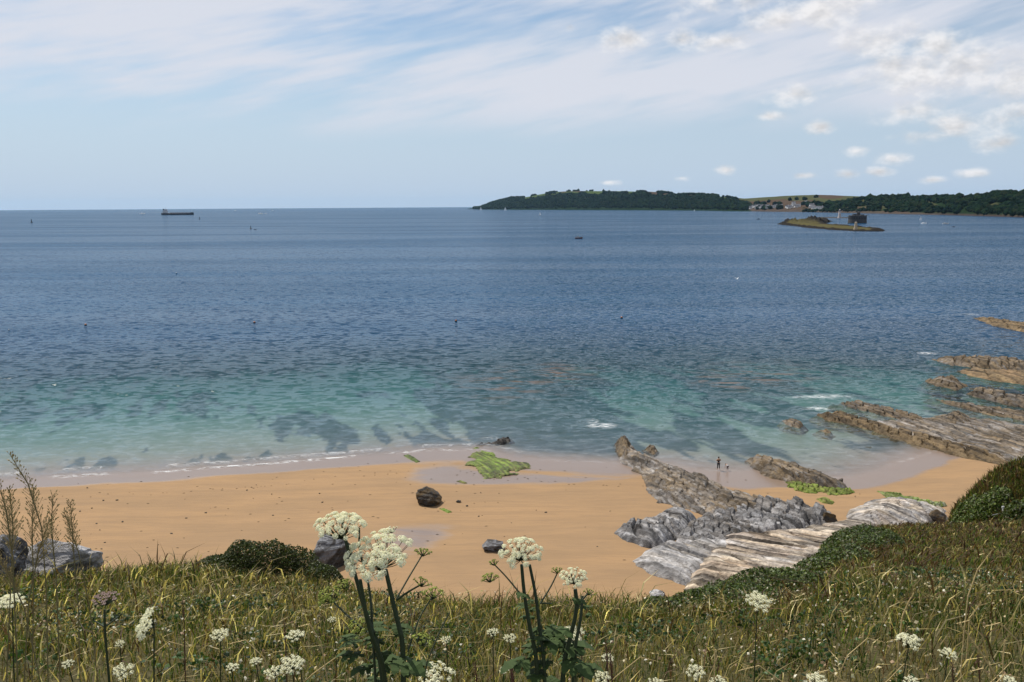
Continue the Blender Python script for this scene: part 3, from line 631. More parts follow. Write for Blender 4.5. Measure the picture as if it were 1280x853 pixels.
# ------------------------------------------------------------------ bushes
LEAFPAL = np.array([(.040, .066, .010), (.058, .088, .014), (.026, .042, .008), (.09, .115, .022), (.055, .055, .018)])
def leafcloud(name, cx, cy, cz, n, size, seed, pal=LEAFPAL, up=.5):
    g = np.random.default_rng(seed)
    nrm = g.normal(size=(n, 3)); nrm[:, 2] = np.abs(nrm[:, 2]) + up; nrm /= np.linalg.norm(nrm, axis=1)[:, None]
    t = np.cross(nrm, g.normal(size=(n, 3))); t /= np.linalg.norm(t, axis=1)[:, None]; b = np.cross(nrm, t)
    L = (size * g.uniform(.6, 1.4, n))[:, None]; Wd = L * g.uniform(.5, .75, (n, 1))
    c = np.stack([cx, cy, cz], 1)
    V = np.empty((n, 6, 3), np.float32)
    V[:, 0] = c - t * L / 2; V[:, 1] = c - b * Wd / 2 + nrm * Wd * .15; V[:, 2] = c + b * Wd / 2 + nrm * Wd * .15
    V[:, 3] = c + t * L * .15 - b * Wd * .4 + nrm * Wd * .1; V[:, 4] = c + t * L * .15 + b * Wd * .4 + nrm * Wd * .1; V[:, 5] = c + t * L / 2 - nrm * L * .12
    k = np.arange(n)[:, None] * 6
    T = np.concatenate([k + np.array(f) for f in ((0, 2, 1), (1, 2, 4), (1, 4, 3), (3, 4, 5))])
    col = pal[g.integers(0, len(pal), n)] * g.uniform(.7, 1.4, (n, 1))
    return npmesh(name, V.reshape(-1, 3), None, T, np.repeat(col[:, None, :], 6, 1).reshape(-1, 3), smooth=False)
def bush(label, centers, n, size, seed, ground, name='bush', pal=LEAFPAL, cat='bush', up=.5):
    """centers: (x, y, rx, ry, h) lobes of the mound"""
    g = np.random.default_rng(seed); pts = []; wts = np.array([c[2] * c[3] for c in centers]); wts = wts / wts.sum()
    for c, wt in zip(centers, wts):
        k = int(n * wt); a = g.uniform(0, 2 * np.pi, k); r = np.sqrt(g.random(k)); x = c[0] + c[2] * r * np.cos(a); y = c[1] + c[3] * r * np.sin(a)
        dome = c[4] * np.sqrt(np.maximum(1 - r ** 2, 0)) * (1 + .8 * fbm(x / (c[2] * .4), y / (c[2] * .4), seed, 4))
        z = ground(x, y) + np.maximum(dome, .05) * (1 - .6 * g.random(k) ** 2.5)
        pts.append(np.stack([x, y, z], 1))
    P = np.concatenate(pts); c0 = centers[0]
    t = thing(name, label, cat, (c0[0], c0[1], float(ground(np.array([c0[0]]), np.array([c0[1]]))[0])))
    off = np.array(t.location)
    fo = obj('foliage', leafcloud('foliage', *(P - off).T, len(P), size, seed + 1, pal, up), LEAF, t)
    for c in centers:
        for i in range(4):
            a = random.uniform(0, 6.28); e = .75
            b0 = Vector((c[0] + random.uniform(-.2, .2) * c[2], c[1] + random.uniform(-.2, .2) * c[3], 0)); b0.z = float(ground(np.array([b0.x]), np.array([b0.y]))[0]) - .05
            b2_ = Vector((c[0] + c[2] * .6 * math.cos(a), c[1] + c[3] * .6 * math.sin(a), 0)); b2_.z = float(ground(np.array([b2_.x]), np.array([b2_.y]))[0]) + c[4] * .6
            MB().tube([b0 - t.location, (b0 + b2_) / 2 + Vector((0, 0, c[4] * .15)) - t.location, b2_ - t.location], [.02 * size / .06, .015 * size / .06, .006 * size / .06], 5).build('stem', STEM, t)
    return t
def lobe(px, py, dist, rx, ry, h):
    d = ray(px, py); t = dist / math.hypot(d.x, d.y); return (d.x * t, d.y * t, rx, ry, h)
GORSE = np.array([(.040, .058, .012), (.055, .075, .016), (.026, .040, .010), (.075, .085, .022), (.05, .045, .018)])
DARKPAL = np.array([(.020, .034, .008), (.030, .05, .012), (.014, .024, .006), (.045, .06, .016)])
bush('dense dark green gorse mound at the cliff edge beside the tall white flowers', [lobe(330, 716, 18.6, .95, .8, .80), lobe(385, 716, 18.4, .75, .8, .86), lobe(290, 714, 18.6, .75, .7, .40), lobe(410, 722, 17.6, .5, .7, .45)], 26000, .046, 501, hillz, pal=GORSE, name='gorse_bush', up=.15)
bush('bright leafy bramble thicket on the cliff edge below the cream slab', [lobe(900, 742, 14.6, 1.0, 1.2, .30), lobe(960, 733, 16.2, 1.0, 1.4, .34), lobe(1020, 716, 18.6, 1.0, 1.5, .38), lobe(1050, 695, 21.5, .9, 1.6, .42), lobe(1075, 685, 23.5, .9, 1.5, .36), lobe(850, 748, 14.2, .7, .8, .2)], 17000, .062, 511, hillz, name='bramble_thicket')
bush('rounded dark bush at the foot of the spur', pal=LEAFPAL * 1.3, centers=[lobe(1222, 632, 55.0, 1.3, .9, .95), lobe(1243, 636, 54.8, .9, .9, .8), lobe(1203, 638, 56.4, .9, .9, .7)], n=7000, size=.15, seed=521, ground=spurz)
bush('rounded green bush on the spur next to the white post', [lobe(1272, 636, 53.4, .9, .9, .85), lobe(1302, 632, 53.6, 1.4, 1.0, 1.0)], 5000, .15, 531, spurz)

# white post with a rail beside the spur bushes
rr_ = np.linspace(40, 60, 200); d = ray(1253, 645); hl = math.hypot(d.x, d.y); k = int(np.argmin(np.abs(spurz(d.x / hl * rr_, d.y / hl * rr_) - (H + d.z / hl * rr_))))
p = Vector((d.x / hl * rr_[k], d.y / hl * rr_[k], H + d.z / hl * rr_[k]))
t = thing('marker_post', 'small white post with a grey rail between the two spur bushes', 'post', (p.x, p.y, p.z - .1)); t.scale = (.5, .5, .5)
WHITE = plain('white_paint', (.78, .78, .76), .5, .08, 4); GREYM = plain('grey_metal', (.35, .36, .37), .45, .2, 8)
MB().tube([(0, 0, 0), (0, 0, 1.15)], [.09, .08], 8).build('post', WHITE, t)
MB().box((0, 0, 1.22), (.26, .1, .16)).build('cap', WHITE, t)
MB().tube([(0, 0, .55), (-1.1, .1, .25)], .03, 6).build('rail', GREYM, t)

# ------------------------------------------------------------------ flowering umbels
def cluster_mesh(name, r, n, fs, seed):
    g = np.random.default_rng(seed); V = []; Fq = []
    for i in range(n):
        u = g.random(); a = g.uniform(0, 6.283); el_ = math.acos(1 - u * .95)
        d = np.array([math.sin(el_) * math.cos(a), math.sin(el_) * math.sin(a), math.cos(el_)]); c = d * r * np.array([1, 1, .62]) * g.uniform(.85, 1.08)
        t = np.cross(d, g.normal(size=3)); t /= np.linalg.norm(t); b = np.cross(d, t); s2 = fs * g.uniform(.7, 1.3) / 2; k = len(V)
        V += [c + t * s2, c + b * s2 + d * s2 * .5, c - t * s2, c - b * s2 + d * s2 * .4]; Fq.append((k, k + 1, k + 2, k + 3))
    k = len(V)
    for rr_, zz_ in ((.40, -.10), (.42, .10), (.34, .24), (.1, .32)):
        for q in range(10): V.append(np.array([rr_ * r * math.cos(q * .6283), rr_ * r * math.sin(q * .6283), zz_ * r]))
    for a_ in range(3):
        for q in range(10): Fq.append((k + a_ * 10 + q, k + a_ * 10 + (q + 1) % 10, k + a_ * 10 + 10 + (q + 1) % 10, k + a_ * 10 + 10 + q))
    return npmesh(name, np.array(V), np.array(Fq), None, smooth=False)
CL = [cluster_mesh('flower_cluster', 1, 95, .34, 800 + i) for i in range(4)]
CLs = [cluster_mesh('flower_cluster', 1, 22, .6, 820 + i) for i in range(3)]
for c_ in CL + CLs: c_.materials.append(FLORET)
def frame(nv):
    nv = Vector(nv).normalized(); return nv.to_track_quat('Z', 'Y').to_matrix().to_4x4()
def umbel(parent, p, nv, rad, n, seed, material=None, fine=True, flat=.24, cr=.135, clusters=True, origin=Vector((0, 0, 0))):
    """umbel > flower_cluster: rays fan out from the stem top, each ending in a little head"""
    g = random.Random(seed); mb = MB(); heads = []
    for i in range(n):
        rr = math.sqrt((i + .4) / n) * rad; a = i * 2.39996 + g.uniform(-.25, .25); rr *= g.uniform(.9, 1.06)
        z = flat * rad * (1 - (rr / rad) ** 2 * 1.2) + g.uniform(-.05, .05) * rad
        h = Vector((rr * math.cos(a), rr * math.sin(a), z)); heads.append(h)
        mb.tube([(0, 0, -.55 * rad), h * .5 + Vector((0, 0, -.32 * rad)), h - Vector((0, 0, .03 * rad))], [.0014, .0011, .0009] if fine else .0014, 4 if fine else 3)
    M = Matrix.Translation(Vector(p) - origin) @ frame(nv)
    if clusters:
        u = mb.build('umbel', STEM, parent); u.matrix_local = M
        for i, h in enumerate(heads):
            c = obj('flower_cluster', CL[i % 4] if fine else CLs[i % 3], None, u); s2 = rad * cr * g.uniform(.65, 1.25)
            if material: 
                if material.name not in MATSMESH: 
                    mm = CLs[0].copy(); mm.materials.clear(); mm.materials.append(material); MATSMESH[material.name] = mm
                c.data = MATSMESH[material.name]
            d = Vector((h.x, h.y, rad * .9)).normalized(); c.matrix_local = Matrix.Translation(h) @ frame(d) @ Matrix.Rotation(g.uniform(0, 6), 4, 'Z') @ Matrix.Diagonal((s2, s2, s2, 1))
    else:
        V = []; Fq = []; src = CLs[seed % 3]; co = np.array([v.co[:] for v in src.vertices]); fq = np.array([f.vertices[:] for f in src.polygons]); k = 0
        for h in heads:
            s2 = rad * cr * g.uniform(.8, 1.25); V.append(co * s2 + np.array(h)); Fq.append(fq + k); k += len(co)
        u = obj('umbel', npmesh('umbel', np.concatenate(V), np.concatenate(Fq), smooth=False), material or FLORET, parent); u.matrix_local = M
        r_ = mb.build('rays', STEM, u)
    return u
MATSMESH = {}
def stalk(parent, pts, rad, origin, name='stem'):
    pts = [Vector(p) - origin for p in pts]
    # round off the corners
    out = pts
    for _ in range(3):
        nx = [out[0]]
        for a_, b_ in zip(out, out[1:]): nx += [a_ * .75 + b_ * .25, a_ * .25 + b_ * .75]
        out = nx + [out[-1]]
    n = len(out)
    rr = [.74 * (rad[0] + (rad[1] - rad[0]) * i / (n - 1)) for i in range(n)]
    return MB().tube(out, rr, 8).build(name, STEM, parent, True)
def jag_leaf(parent, p, heading, L, origin, seed, pitch=.2):
    """a lobed, toothed leaf on a stalk"""
    g = random.Random(seed); mb = MB(); d = Vector((math.cos(heading), math.sin(heading), 0)); s = Vector((-d.y, d.x, 0))
    def lobe_(c, dr, l, wd):
        sd = Vector((-dr.y, dr.x, 0)); n = 6; lft = []; rgt_ = []
        for i in range(n + 1):
            q = i / n; ww = wd * math.sin(math.pi * min(q * .9 + .1, 1)) ** .7 * (1.15 if i % 2 else .8); cz = c + dr * l * q + Vector((0, 0, -.35 * l * q * q + .05 * l))
            lft.append(cz + sd * ww / 2 + Vector((0, 0, ww * .15))); rgt_.append(cz - sd * ww / 2 + Vector((0, 0, ww * .15)))
        for i in range(n): mb.poly([lft[i], lft[i + 1], rgt_[i + 1], rgt_[i]])
    b = Vector(p) - origin
    lobe_(b + d * L * .45, d, L * .55, L * .4)
    for k, f in enumerate((.2, .48)):
        for sg_ in (-1, 1): lobe_(b + d * L * f, (d * .45 + s * sg_).normalized(), L * (.42 - .06 * k), L * .3)
    mb.tube([b, b + d * L * .5 + Vector((0, 0, .03 * L))], [.006, .003], 5)
    return mb.build('leaf', LEAFG, parent)
LEAFG = plain('broad_leaf', (.030, .055, .008), .85, .5, 14)
def ground_pt(x, y): return Vector((x, y, float(hillz(np.array([x]), np.array([y]))[0])))
# the two tall plants in front of the beach
def plant(label, base_px, dist, stems, umbels, leaves, rs=.010, name='hogweed', green=()):
    b = A(base_px, 853, dist); o = ground_pt(b.x, b.y); t = thing(name, label, 'flower', o)
    for st in stems:
        pts = [A(px, py, dist + dz) for px, py, dz in st['p']]
        if st.get('root', True): pts.append(o + Vector((random.uniform(-.04, .04), random.uniform(-.04, .04), 0)))
        stalk(t, pts[::-1], (st.get('r', rs), st.get('r', rs) * .65), o)
    for i, (px, py, dz, rad, nv, n) in enumerate(umbels): umbel(t, A(px, py, dist + dz), nv, rad, n, 900 + i + base_px, origin=o)
    for i, (px, py, dz, rad, nv, n) in enumerate(green): umbel(t, A(px, py, dist + dz), nv, rad, n, 950 + i + base_px, GREENFLORET, origin=o, fine=False, cr=.2)
    for i, (px, py, dz, hd, L) in enumerate(leaves):
        for k in range(3): jag_leaf(t, A(px + (k - 1) * 9, py + 11 * k - 6, dist + dz + .03 * k), hd + (k - 1) * .9, L * (.62 - .1 * k), o, i)
    return t
plant('tall white flowering umbel plant with two broad heads, in front of the grey beach boulder', 497, 2.45,
      [{'p': [(430, 668, .02), (442, 712, .02), (458, 770, .02), (480, 825, .0)]}, {'p': [(482, 712, 0), (494, 765, 0), (508, 820, 0)], 'r': .012}, {'p': [(450, 725, -.06), (461, 790, -.05), (487, 845, 0)], 'r': .011},
       {'p': [(449, 660, .12), (449, 690, .1), (463, 735, .06), (466, 800, .0)], 'r': .006}, {'p': [(529, 692, .1), (512, 720, .05), (496, 748, 0)], 'r': .004, 'root': False}, {'p': [(528, 730, -.05), (510, 740, -.02), (496, 750, 0)], 'r': .005, 'root': False},
       {'p': [(562, 765, .1), (545, 800, .05), (525, 850, 0)], 'r': .004}, {'p': [(416, 752, .1), (440, 775, .05), (458, 790, 0)], 'r': .005, 'root': False}, {'p': [(541, 745, .1), (522, 775, .05), (510, 815, 0)], 'r': .004, 'root': False}],
      [(425, 657, .02, .078, (0, -.1, 1), 46), (472, 694, -.02, .098, (-.22, -.42, 1), 60), (490, 662, .06, .022, (0, -.1, 1), 5)],
      [(480, 800, 0, 2.6, .17), (500, 830, 0, .3, .2), (455, 815, .02, 3.0, .18), (470, 840, .05, 1.5, .2), (495, 790, .04, .9, .12)],
      green=[(529, 690, .1, .026, (.1, 0, 1), 12), (528, 728, -.05, .026, (.3, 0, 1), 12), (413, 745, .1, .045, (-.2, -.2, 1), 18), (449, 785, 0, .04, (0, -.3, 1), 16), (541, 742, .1, .035, (0, 0, 1), 14), (530, 800, 0, .035, (.2, 0, 1), 14), (430, 730, .1, .03, (-.2, 0, 1), 12)])
plant('tall white flowering umbel plant with dark leaves, in front of the low grey slate boulder', 688, 2.6,
      [{'p': [(652, 706, 0), (655, 742, 0), (662, 785, 0), (674, 835, 0)], 'r': .010}, {'p': [(662, 706, .05), (670, 745, .04), (675, 790, .02), (682, 835, 0)], 'r': .009}, {'p': [(719, 737, 0), (722, 760, 0), (712, 800, 0), (703, 835, 0)], 'r': .012}, {'p': [(728, 745, .04), (726, 775, .02), (716, 820, .0)], 'r': .009},
       {'p': [(617, 705, .05), (632, 720, .03), (650, 742, 0)], 'r': .004, 'root': False}, {'p': [(697, 716, .05), (688, 735, .03), (675, 755, 0)], 'r': .004, 'root': False}, {'p': [(690, 755, .05), (675, 754, .02)], 'r': .004, 'root': False}, {'p': [(735, 742, .02), (726, 752, .01), (720, 765, 0)], 'r': .005, 'root': False}],
      [(651, 690, 0, .066, (.02, -.42, 1), 48), (717, 722, 0, .046, (0, -.35, 1), 38)],
      [(690, 790, 0, .4, .16), (682, 812, -.03, 2.4, .2), (705, 815, .02, 1.0, .2), (700, 800, .05, 5.6, .16), (715, 830, 0, 0, .2), (668, 768, 0, 2.9, .1), (655, 748, 0, .3, .08), (672, 830, .02, 4.6, .18), (725, 755, 0, .3, .08)],
      green=[(617, 703, .05, .02, (-.2, 0, 1), 9), (697, 713, .05, .02, (0, 0, 1), 9), (612, 722, .1, .03, (-.1, 0, 1), 12), (737, 740, .02, .02, (.3, 0, 1), 8)])
# smaller umbels standing in the grass
SMALL = [(948, 752, 4.6, .075, (.05, -.45, 1), 'white umbel on a single dark stalk in front of the bramble thicket', 820), (183, 780, 3.4, .072, (-.7, -.5, .55), 'tilted white umbel nodding on a bent dark stem', None), (275, 789, 5.0, .075, (.05, -.2, 1), None, None), (370, 790, 5.2, .075, (0, -.2, 1), None, None), (365, 826, 4.4, .085, (.1, -.35, 1), None, None), (343, 836, 4.2, .065, (0, -.3, 1), None, None),
         (14, 752, 4.2, .07, (0, -.2, 1), 'white umbel behind the tall seeding grass stalks', None), (616, 786, 5.2, .05, (0, -.3, 1), None, None), (638, 793, 5.0, .052, (.1, -.3, 1), None, None), (716, 793, 3.6, .06, (.1, -.4, 1), 'white umbel close against the leafy base of the darker-leaved tall plant', None), (1137, 801, 5.2, .085, (0, -.15, 1), 'flat cream umbel among straw on the slope below the spur', None),
         (1186, 813, 4.8, .07, (.1, -.2, 1), None, None), (1020, 846, 4.4, .075, (0, -.35, 1), None, None), (1140, 848, 4.4, .055, (0, -.35, 1), None, None), (558, 795, 5.4, .045, (0, -.3, 1), None, None), (545, 845, 4.0, .10, (0, -.5, 1), 'wide white umbel at the root of the two-headed tall plant', None), (760, 818, 4.6, .05, (.2, -.3, 1), None, None), (752, 842, 4.2, .06, (0, -.3, 1), None, None),
         (870, 836, 4.6, .07, (0, -.4, 1), None, None), (898, 848, 4.4, .06, (.1, -.4, 1), None, None), (155, 835, 4.0, .07, (0, -.4, 1), None, None), (630, 833, 4.4, .035, (0, -.3, 1), None, None), (150, 800, 5.2, .04, (.3, -.3, 1), None, None), (415, 770, 7, .05, (0, -.2, 1), None, None), (320, 822, 5, .05, (0, -.2, 1), None, None), (290, 830, 4.6, .05, (0, -.2, 1), None, None), (820, 850, 4.4, .06, (0, -.3, 1), None, None), (1260, 846, 4.6, .06, (0, -.3, 1), None, None), (85, 825, 4.8, .045, (0, -.3, 1), None, None), (460, 835, 4.6, .04, (0, -.3, 1), None, None)]
for i, (px, py, dist, rad, nv, lab, sy_) in enumerate(SMALL):
    rad *= .86 if lab else .74; py += 0 if lab else 5
    top = A(px, py, dist); o = ground_pt(top.x + .04 * math.sin(i * 3), top.y + .03)
    if o.z > top.z - .15: o.z = top.z - .3
    t = thing('cow_parsley', lab or 'small white umbel rising out of the rough slope grass', 'flower', o, 0, None if lab else 'small white umbels scattered through the slope grass')
    nvv = Vector(nv).normalized(); p0 = top - nvv * rad * .55
    stalk(t, [o, (o * .45 + p0 * .55) + Vector((.03 * math.sin(i * 5), 0, 0)), p0], (.006, .004), o)
    umbel(t, top, nv, rad, 18 if rad < .06 else 24, 970 + i, origin=o, fine=False, clusters=rad >= .07, cr=.19)
# faded pink umbel with side buds
top = A(131, 748, 2.7); o = ground_pt(top.x, top.y + .02)
t = thing('faded_umbel', 'faded pink flat umbel on a dark stalk with side buds', 'flower', o)
stalk(t, [o, A(131, 800, 2.7), A(131, 762, 2.7)], (.007, .004), o)
umbel(t, top, (-.12, -.05, 1), .045, 22, 991, PINKFLORET, False, origin=o, clusters=False, flat=.12)
for px, py in ((116, 775), (150, 770)):
    stalk(t, [A(131, 784, 2.7), A(px, py, 2.72)], (.004, .003), o, 'side_stalk'); umbel(t, A(px, py - 3, 2.72), (0, 0, 1), .016, 8, 993, GREENFLORET, False, origin=o, clusters=False)

# ------------------------------------------------------------------ tall seeding grasses
def panicle(label, pts_px, dist, seed, length=.16, spread=.03, n=60, name='seeding_grass', col=None, r=.0013, dense=False, group=None):
    g = random.Random(seed); pts = [A(px, py, dist) for px, py in pts_px]; o = ground_pt(pts[0].x, pts[0].y)
    t = thing(name, label, 'grass stalk', o, 0, group); full = [o] + pts
    MB().tube([p - o for p in full], [r * 1.3] * (len(full) - 1) + [r * .5], 5).build('stem', col or STALK, t)
    # seed head along the last stretch
    mb = MB(); L = 0; segs = []
    for i in range(len(full) - 1, 0, -1):
        segs.append((full[i], full[i - 1])); L += (full[i] - full[i - 1]).length
        if L > length: break
    def along(d_):
        for a_, b_ in segs:
            l = (b_ - a_).length
            if d_ <= l: return a_ + (b_ - a_) * (d_ / l), (a_ - b_).normalized()
            d_ -= l
        return segs[-1][1], (segs[-1][0] - segs[-1][1]).normalized()
    for i in range(n):
        q = i / n; p_, tn = along(q * length); a = g.uniform(0, 6.28); out_ = Vector((math.cos(a), math.sin(a) * .7, g.uniform(-.2, .5)))
        sp_ = spread * (.25 + .75 * q if not dense else .5) * g.uniform(.3, 1.1)
        e = p_ + (out_ * sp_ + tn * sp_ * 1.2); sl_ = g.uniform(.006, .010) if not dense else .009
        if not dense: mb.tube([p_ - o, e - o], .0005, 3)
        dr = (e - p_).normalized(); sdv = dr.cross(Vector((.3, 1, .2))).normalized() * sl_ * .22; s2 = dr.cross(sdv).normalized() * sl_ * .22; e = e - o
        k = len(mb.v); mb.v += [tuple(e), tuple(e + dr * sl_ * .45 + sdv), tuple(e + dr * sl_ * .45 - sdv * .6 + s2), tuple(e + dr * sl_ * .45 - sdv * .6 - s2), tuple(e + dr * sl_)]
        mb.f += [(k, k + 1, k + 2), (k, k + 2, k + 3), (k, k + 3, k + 1), (k + 4, k + 2, k + 1), (k + 4, k + 3, k + 2), (k + 4, k + 1, k + 3)]
    mb.build('seed_head', col or SEED, t)
    return t
gl_ = 'tall seeding grass stalk with open brown panicle beside the cliff edge boulders'; gg = 'seeding grasses by the cliff edge boulders'
for i, (pp_, dist, ln, sp_) in enumerate([([(60, 850), (58, 740), (52, 660), (35, 605), (12, 568)], 2.2, .25, .030), ([(40, 850), (42, 740), (40, 660), (42, 610)], 2.4, .18, .03), ([(22, 850), (16, 700), (8, 640), (-2, 605)], 2.0, .2, .035), ([(100, 850), (98, 760), (92, 690), (88, 628)], 2.5, .16, .026), ([(75, 850), (70, 720), (64, 660), (66, 620)], 2.3, .17, .03), ([(8, 850), (14, 720), (16, 655), (12, 612)], 2.2, .15, .035), ([(122, 850), (112, 760), (98, 690), (80, 640)], 2.6, .13, .022), ([(50, 850), (30, 760), (10, 715), (-10, 690)], 2.1, .12, .03), ([(30, 850), (36, 750), (48, 690), (62, 650)], 2.1, .14, .028)]):
    panicle(gl_, pp_, dist, 40 + i, ln, sp_, 90, group=gg)
STR = [([(1205, 790), (1210, 745), (1222, 712), (1240, 688)], 6.5, .40, 'thick golden grass spike leaning over on the open slope'), ([(1124, 800), (1128, 770), (1136, 752), (1142, 742)], 6.5, .2, 'short golden grass spike below the taller leaning spike'), ([(1250, 852), (1225, 815), (1200, 780)], 4.5, .25, 'pale straw stalk leaning steeply across the flower heads near the slope foot'), ([(1212, 772), (1222, 760), (1226, 753)], 7.0, .1, 'thin pale grass spike at the foot of the golden spike')]
for i, (pp_, dist, ln, lab) in enumerate(STR): panicle(lab, pp_, dist, 70 + i, ln, .012, 60, col=STRAW, r=.004, dense=True)
for i in range(26):      # bent dry stalks near the bottom of the slope
    px = random.choice([random.uniform(0, 1280), random.uniform(880, 1280)]); py = random.uniform(775, 850); dist = random.uniform(4.2, 6.5); dx = random.uniform(-45, 45)
    panicle('dry bent straw stalk tangled in the rough grass', [(px - dx * .8, 862), (px - dx * .3, py + 22), (px + dx * .4, py), (px + dx, py + abs(dx) * .15)], dist, 90 + i, .14, .012, 22, col=STRAW, r=.0028, dense=True, name='straw_stalk', group='bent straw stalks in the slope grass')
DOCK = plain('dock_seed', (.085, .035, .02), .8, .3, 50)
for i, (px, py, d_) in enumerate([(757, 802, 4.4), (762, 812, 4.4), (594, 828, 4.2), (638, 825, 4.2), (725, 790, 4.5), (1190, 830, 4.6), (1222, 818, 4.8), (228, 752, 5.5), (355, 778, 5.5), (640, 828, 4.0)]):
    panicle('dark red dock spike standing in the grass', [(px + 4, 862), (px + 2, py + 25), (px, py)], d_, 130 + i, .12, .014, 60, col=DOCK, r=.003, dense=True, name='dock_spike', group='dark dock spikes in the grass')

# ------------------------------------------------------------------ two people at the water's edge
SKIN = plain('skin', (.42, .25, .16), .6, .12, 6); CLOTHD = plain('dark_cloth', (.022, .022, .028), .85, .3, 9); CLOTHW = plain('white_cloth', (.75, .74, .72), .85, .08, 9); HAIR = plain('dark_hair', (.02, .014, .010), .6, .3, 20); TRUNK = plain('brown_cloth', (.07, .035, .03), .85, .3, 9)
def skinobj(name, J, E, rad, matr, parent, sub=2):
    keys = list(J); me = bpy.data.meshes.new(name); me.from_pydata([J[k] for k in keys], [(keys.index(a), keys.index(b)) for a, b in E], []); me.update()
    o = obj(name, me, matr, parent); o.modifiers.new('skin', 'SKIN').use_smooth_shade = True
    for i, k in enumerate(keys):
        d = me.skin_vertices[0].data[i]; r_ = rad[k]; d.radius = r_ if isinstance(r_, tuple) else (r_, r_); d.use_root = (i == 0)
    sd = o.modifiers.new('subdivision', 'SUBSURF'); sd.levels = sub; sd.render_levels = sub
    return o
def person(label, loc, rz, J, top_mat, leg_mat, h, topkeys, arms=True):
    t = thing('person', label, 'person', loc, rz); face = Vector(J.pop('face')).normalized()
    E = [('pelvis', 'waist'), ('waist', 'chest'), ('chest', 'neck'), ('neck', 'head'), ('head', 'crown')]
    rad = {'pelvis': (.145, .11), 'waist': (.125, .10), 'chest': (.155, .11), 'neck': .055, 'head': (.085, .095), 'crown': (.06, .07)}
    for s in 'lr':
        E += [('chest', s + 'sh'), (s + 'sh', s + 'el'), (s + 'el', s + 'wr'), (s + 'wr', s + 'pa'), ('pelvis', s + 'hip'), (s + 'hip', s + 'kn'), (s + 'kn', s + 'an'), (s + 'an', s + 'toe')]
        rad.update({s + 'sh': .06, s + 'el': .042, s + 'wr': .028, s + 'pa': (.038, .018), s + 'hip': .085, s + 'kn': .058, s + 'an': .038, s + 'toe': (.042, .028)})
        pa = Vector(J[s + 'pa']); d = (pa - Vector(J[s + 'wr'])).normalized(); q = d.cross(Vector((0, 0, 1))).normalized()
        for i in range(5):
            off = q * (.028 * (i - 1.5) / 1.5) if i < 4 else q * -.045; ln = (.07, .08, .075, .06, .045)[i] * h
            n1, n2 = s + 'f%d' % i, s + 'g%d' % i
            J[n1] = tuple(pa + off * h + d * (.03 if i < 4 else -.01)); J[n2] = tuple(pa + off * 1.15 * h + d * ln + Vector((0, 0, -.02 * h)))
            E += [(s + 'pa', n1), (n1, n2)]; rad[n1] = .010; rad[n2] = .008
    rad = {k: (tuple(a * h for a in v) if isinstance(v, tuple) else v * h) for k, v in rad.items()}
    body = skinobj('body', J, E, rad, SKIN, t)
    hd = Vector(J['head']); cr_ = Vector(J['crown']); ax = (cr_ - hd).normalized()
    hm = MB().lathe((0, 0, 0), [(.092 * h, -.03 * h), (.104 * h, .03 * h), (.095 * h, .08 * h), (.06 * h, .115 * h), (.01, .125 * h)], 12).build('hair', HAIR, t, True); hm.matrix_local = Matrix.Translation(hd + ax * .01 + Vector((0, -.012 * h, 0))) @ frame(ax)
    fc = MB()
    side = ax.cross(face).normalized()
    nb = hd + face * .095 * h
    fc.poly([nb + ax * .03 * h, nb + side * .012 * h - ax * .01 * h, nb + face * .02 * h - ax * .012 * h]); fc.poly([nb + ax * .03 * h, nb + face * .02 * h - ax * .012 * h, nb - side * .012 * h - ax * .01 * h])
    fc.build('nose', SKIN, t)
    for s in (-1, 1):
        e = MB().lathe((0, 0, 0), [(.002, -.008 * h), (.009 * h, 0), (.002, .008 * h)], 6).build('eye', HAIR, t); e.location = hd + face * .088 * h + side * s * .032 * h + ax * .02 * h
    JT = {k: J[k] for k in topkeys}; ET = [e for e in E if e[0] in JT and e[1] in JT]
    skinobj('shirt', JT, ET, {k: (tuple(a * 1.1 for a in rad[k]) if isinstance(rad[k], tuple) else rad[k] * 1.18) for k in JT}, top_mat, t)
    lk = ['pelvis', 'lhip', 'lkn', 'rhip', 'rkn', 'lan', 'ran']; JL = {k: J[k] for k in lk}
    for s in 'lr': JL[s + 'an'] = tuple(Vector(J[s + 'kn']) * .25 + Vector(J[s + 'an']) * .75)
    EL = [e for e in E if e[0] in JL and e[1] in JL]
    skinobj('trousers', JL, EL, {k: (tuple(a * 1.1 for a in rad[k]) if isinstance(rad[k], tuple) else rad[k] * (1.2 if 'an' not in k else 1.6)) for k in JL}, leg_mat, t)
    return t
sy0 = .82
JA = {'pelvis': (0, 0, .93), 'waist': (0, .01, 1.10), 'chest': (0, 0, 1.33), 'neck': (0, .01, 1.47), 'head': (0, .03, 1.58), 'crown': (0, .02, 1.68), 'face': (0, 1, -.1)}
for s, sg_ in (('l', -1), ('r', 1)):
    JA.update({s + 'sh': (sg_ * .19, 0, 1.38), s + 'el': (sg_ * .30, .04, 1.14), s + 'wr': (sg_ * .08, .19, 1.17), s + 'pa': (sg_ * -.01, .20, 1.19 + .03 * sg_), s + 'hip': (sg_ * .09, 0, .86), s + 'kn': (sg_ * .11, .02, .48), s + 'an': (sg_ * .13, -.02, .07), s + 'toe': (sg_ * .15, .14, .035)})
pa_ = bp(898, 587.5); person('adult in dark clothes standing with folded arms at the water line', pa_ + Vector((0, 0, .0)), .15, JA, CLOTHD, CLOTHD, 1.0, ['pelvis', 'waist', 'chest', 'lsh', 'rsh'])
JC = {'pelvis': (0, -.02, .52), 'waist': (0, .08, .62), 'chest': (0, .22, .69), 'neck': (0, .31, .70), 'head': (0, .38, .69), 'crown': (0, .44, .72), 'face': (0, .6, -.8)}
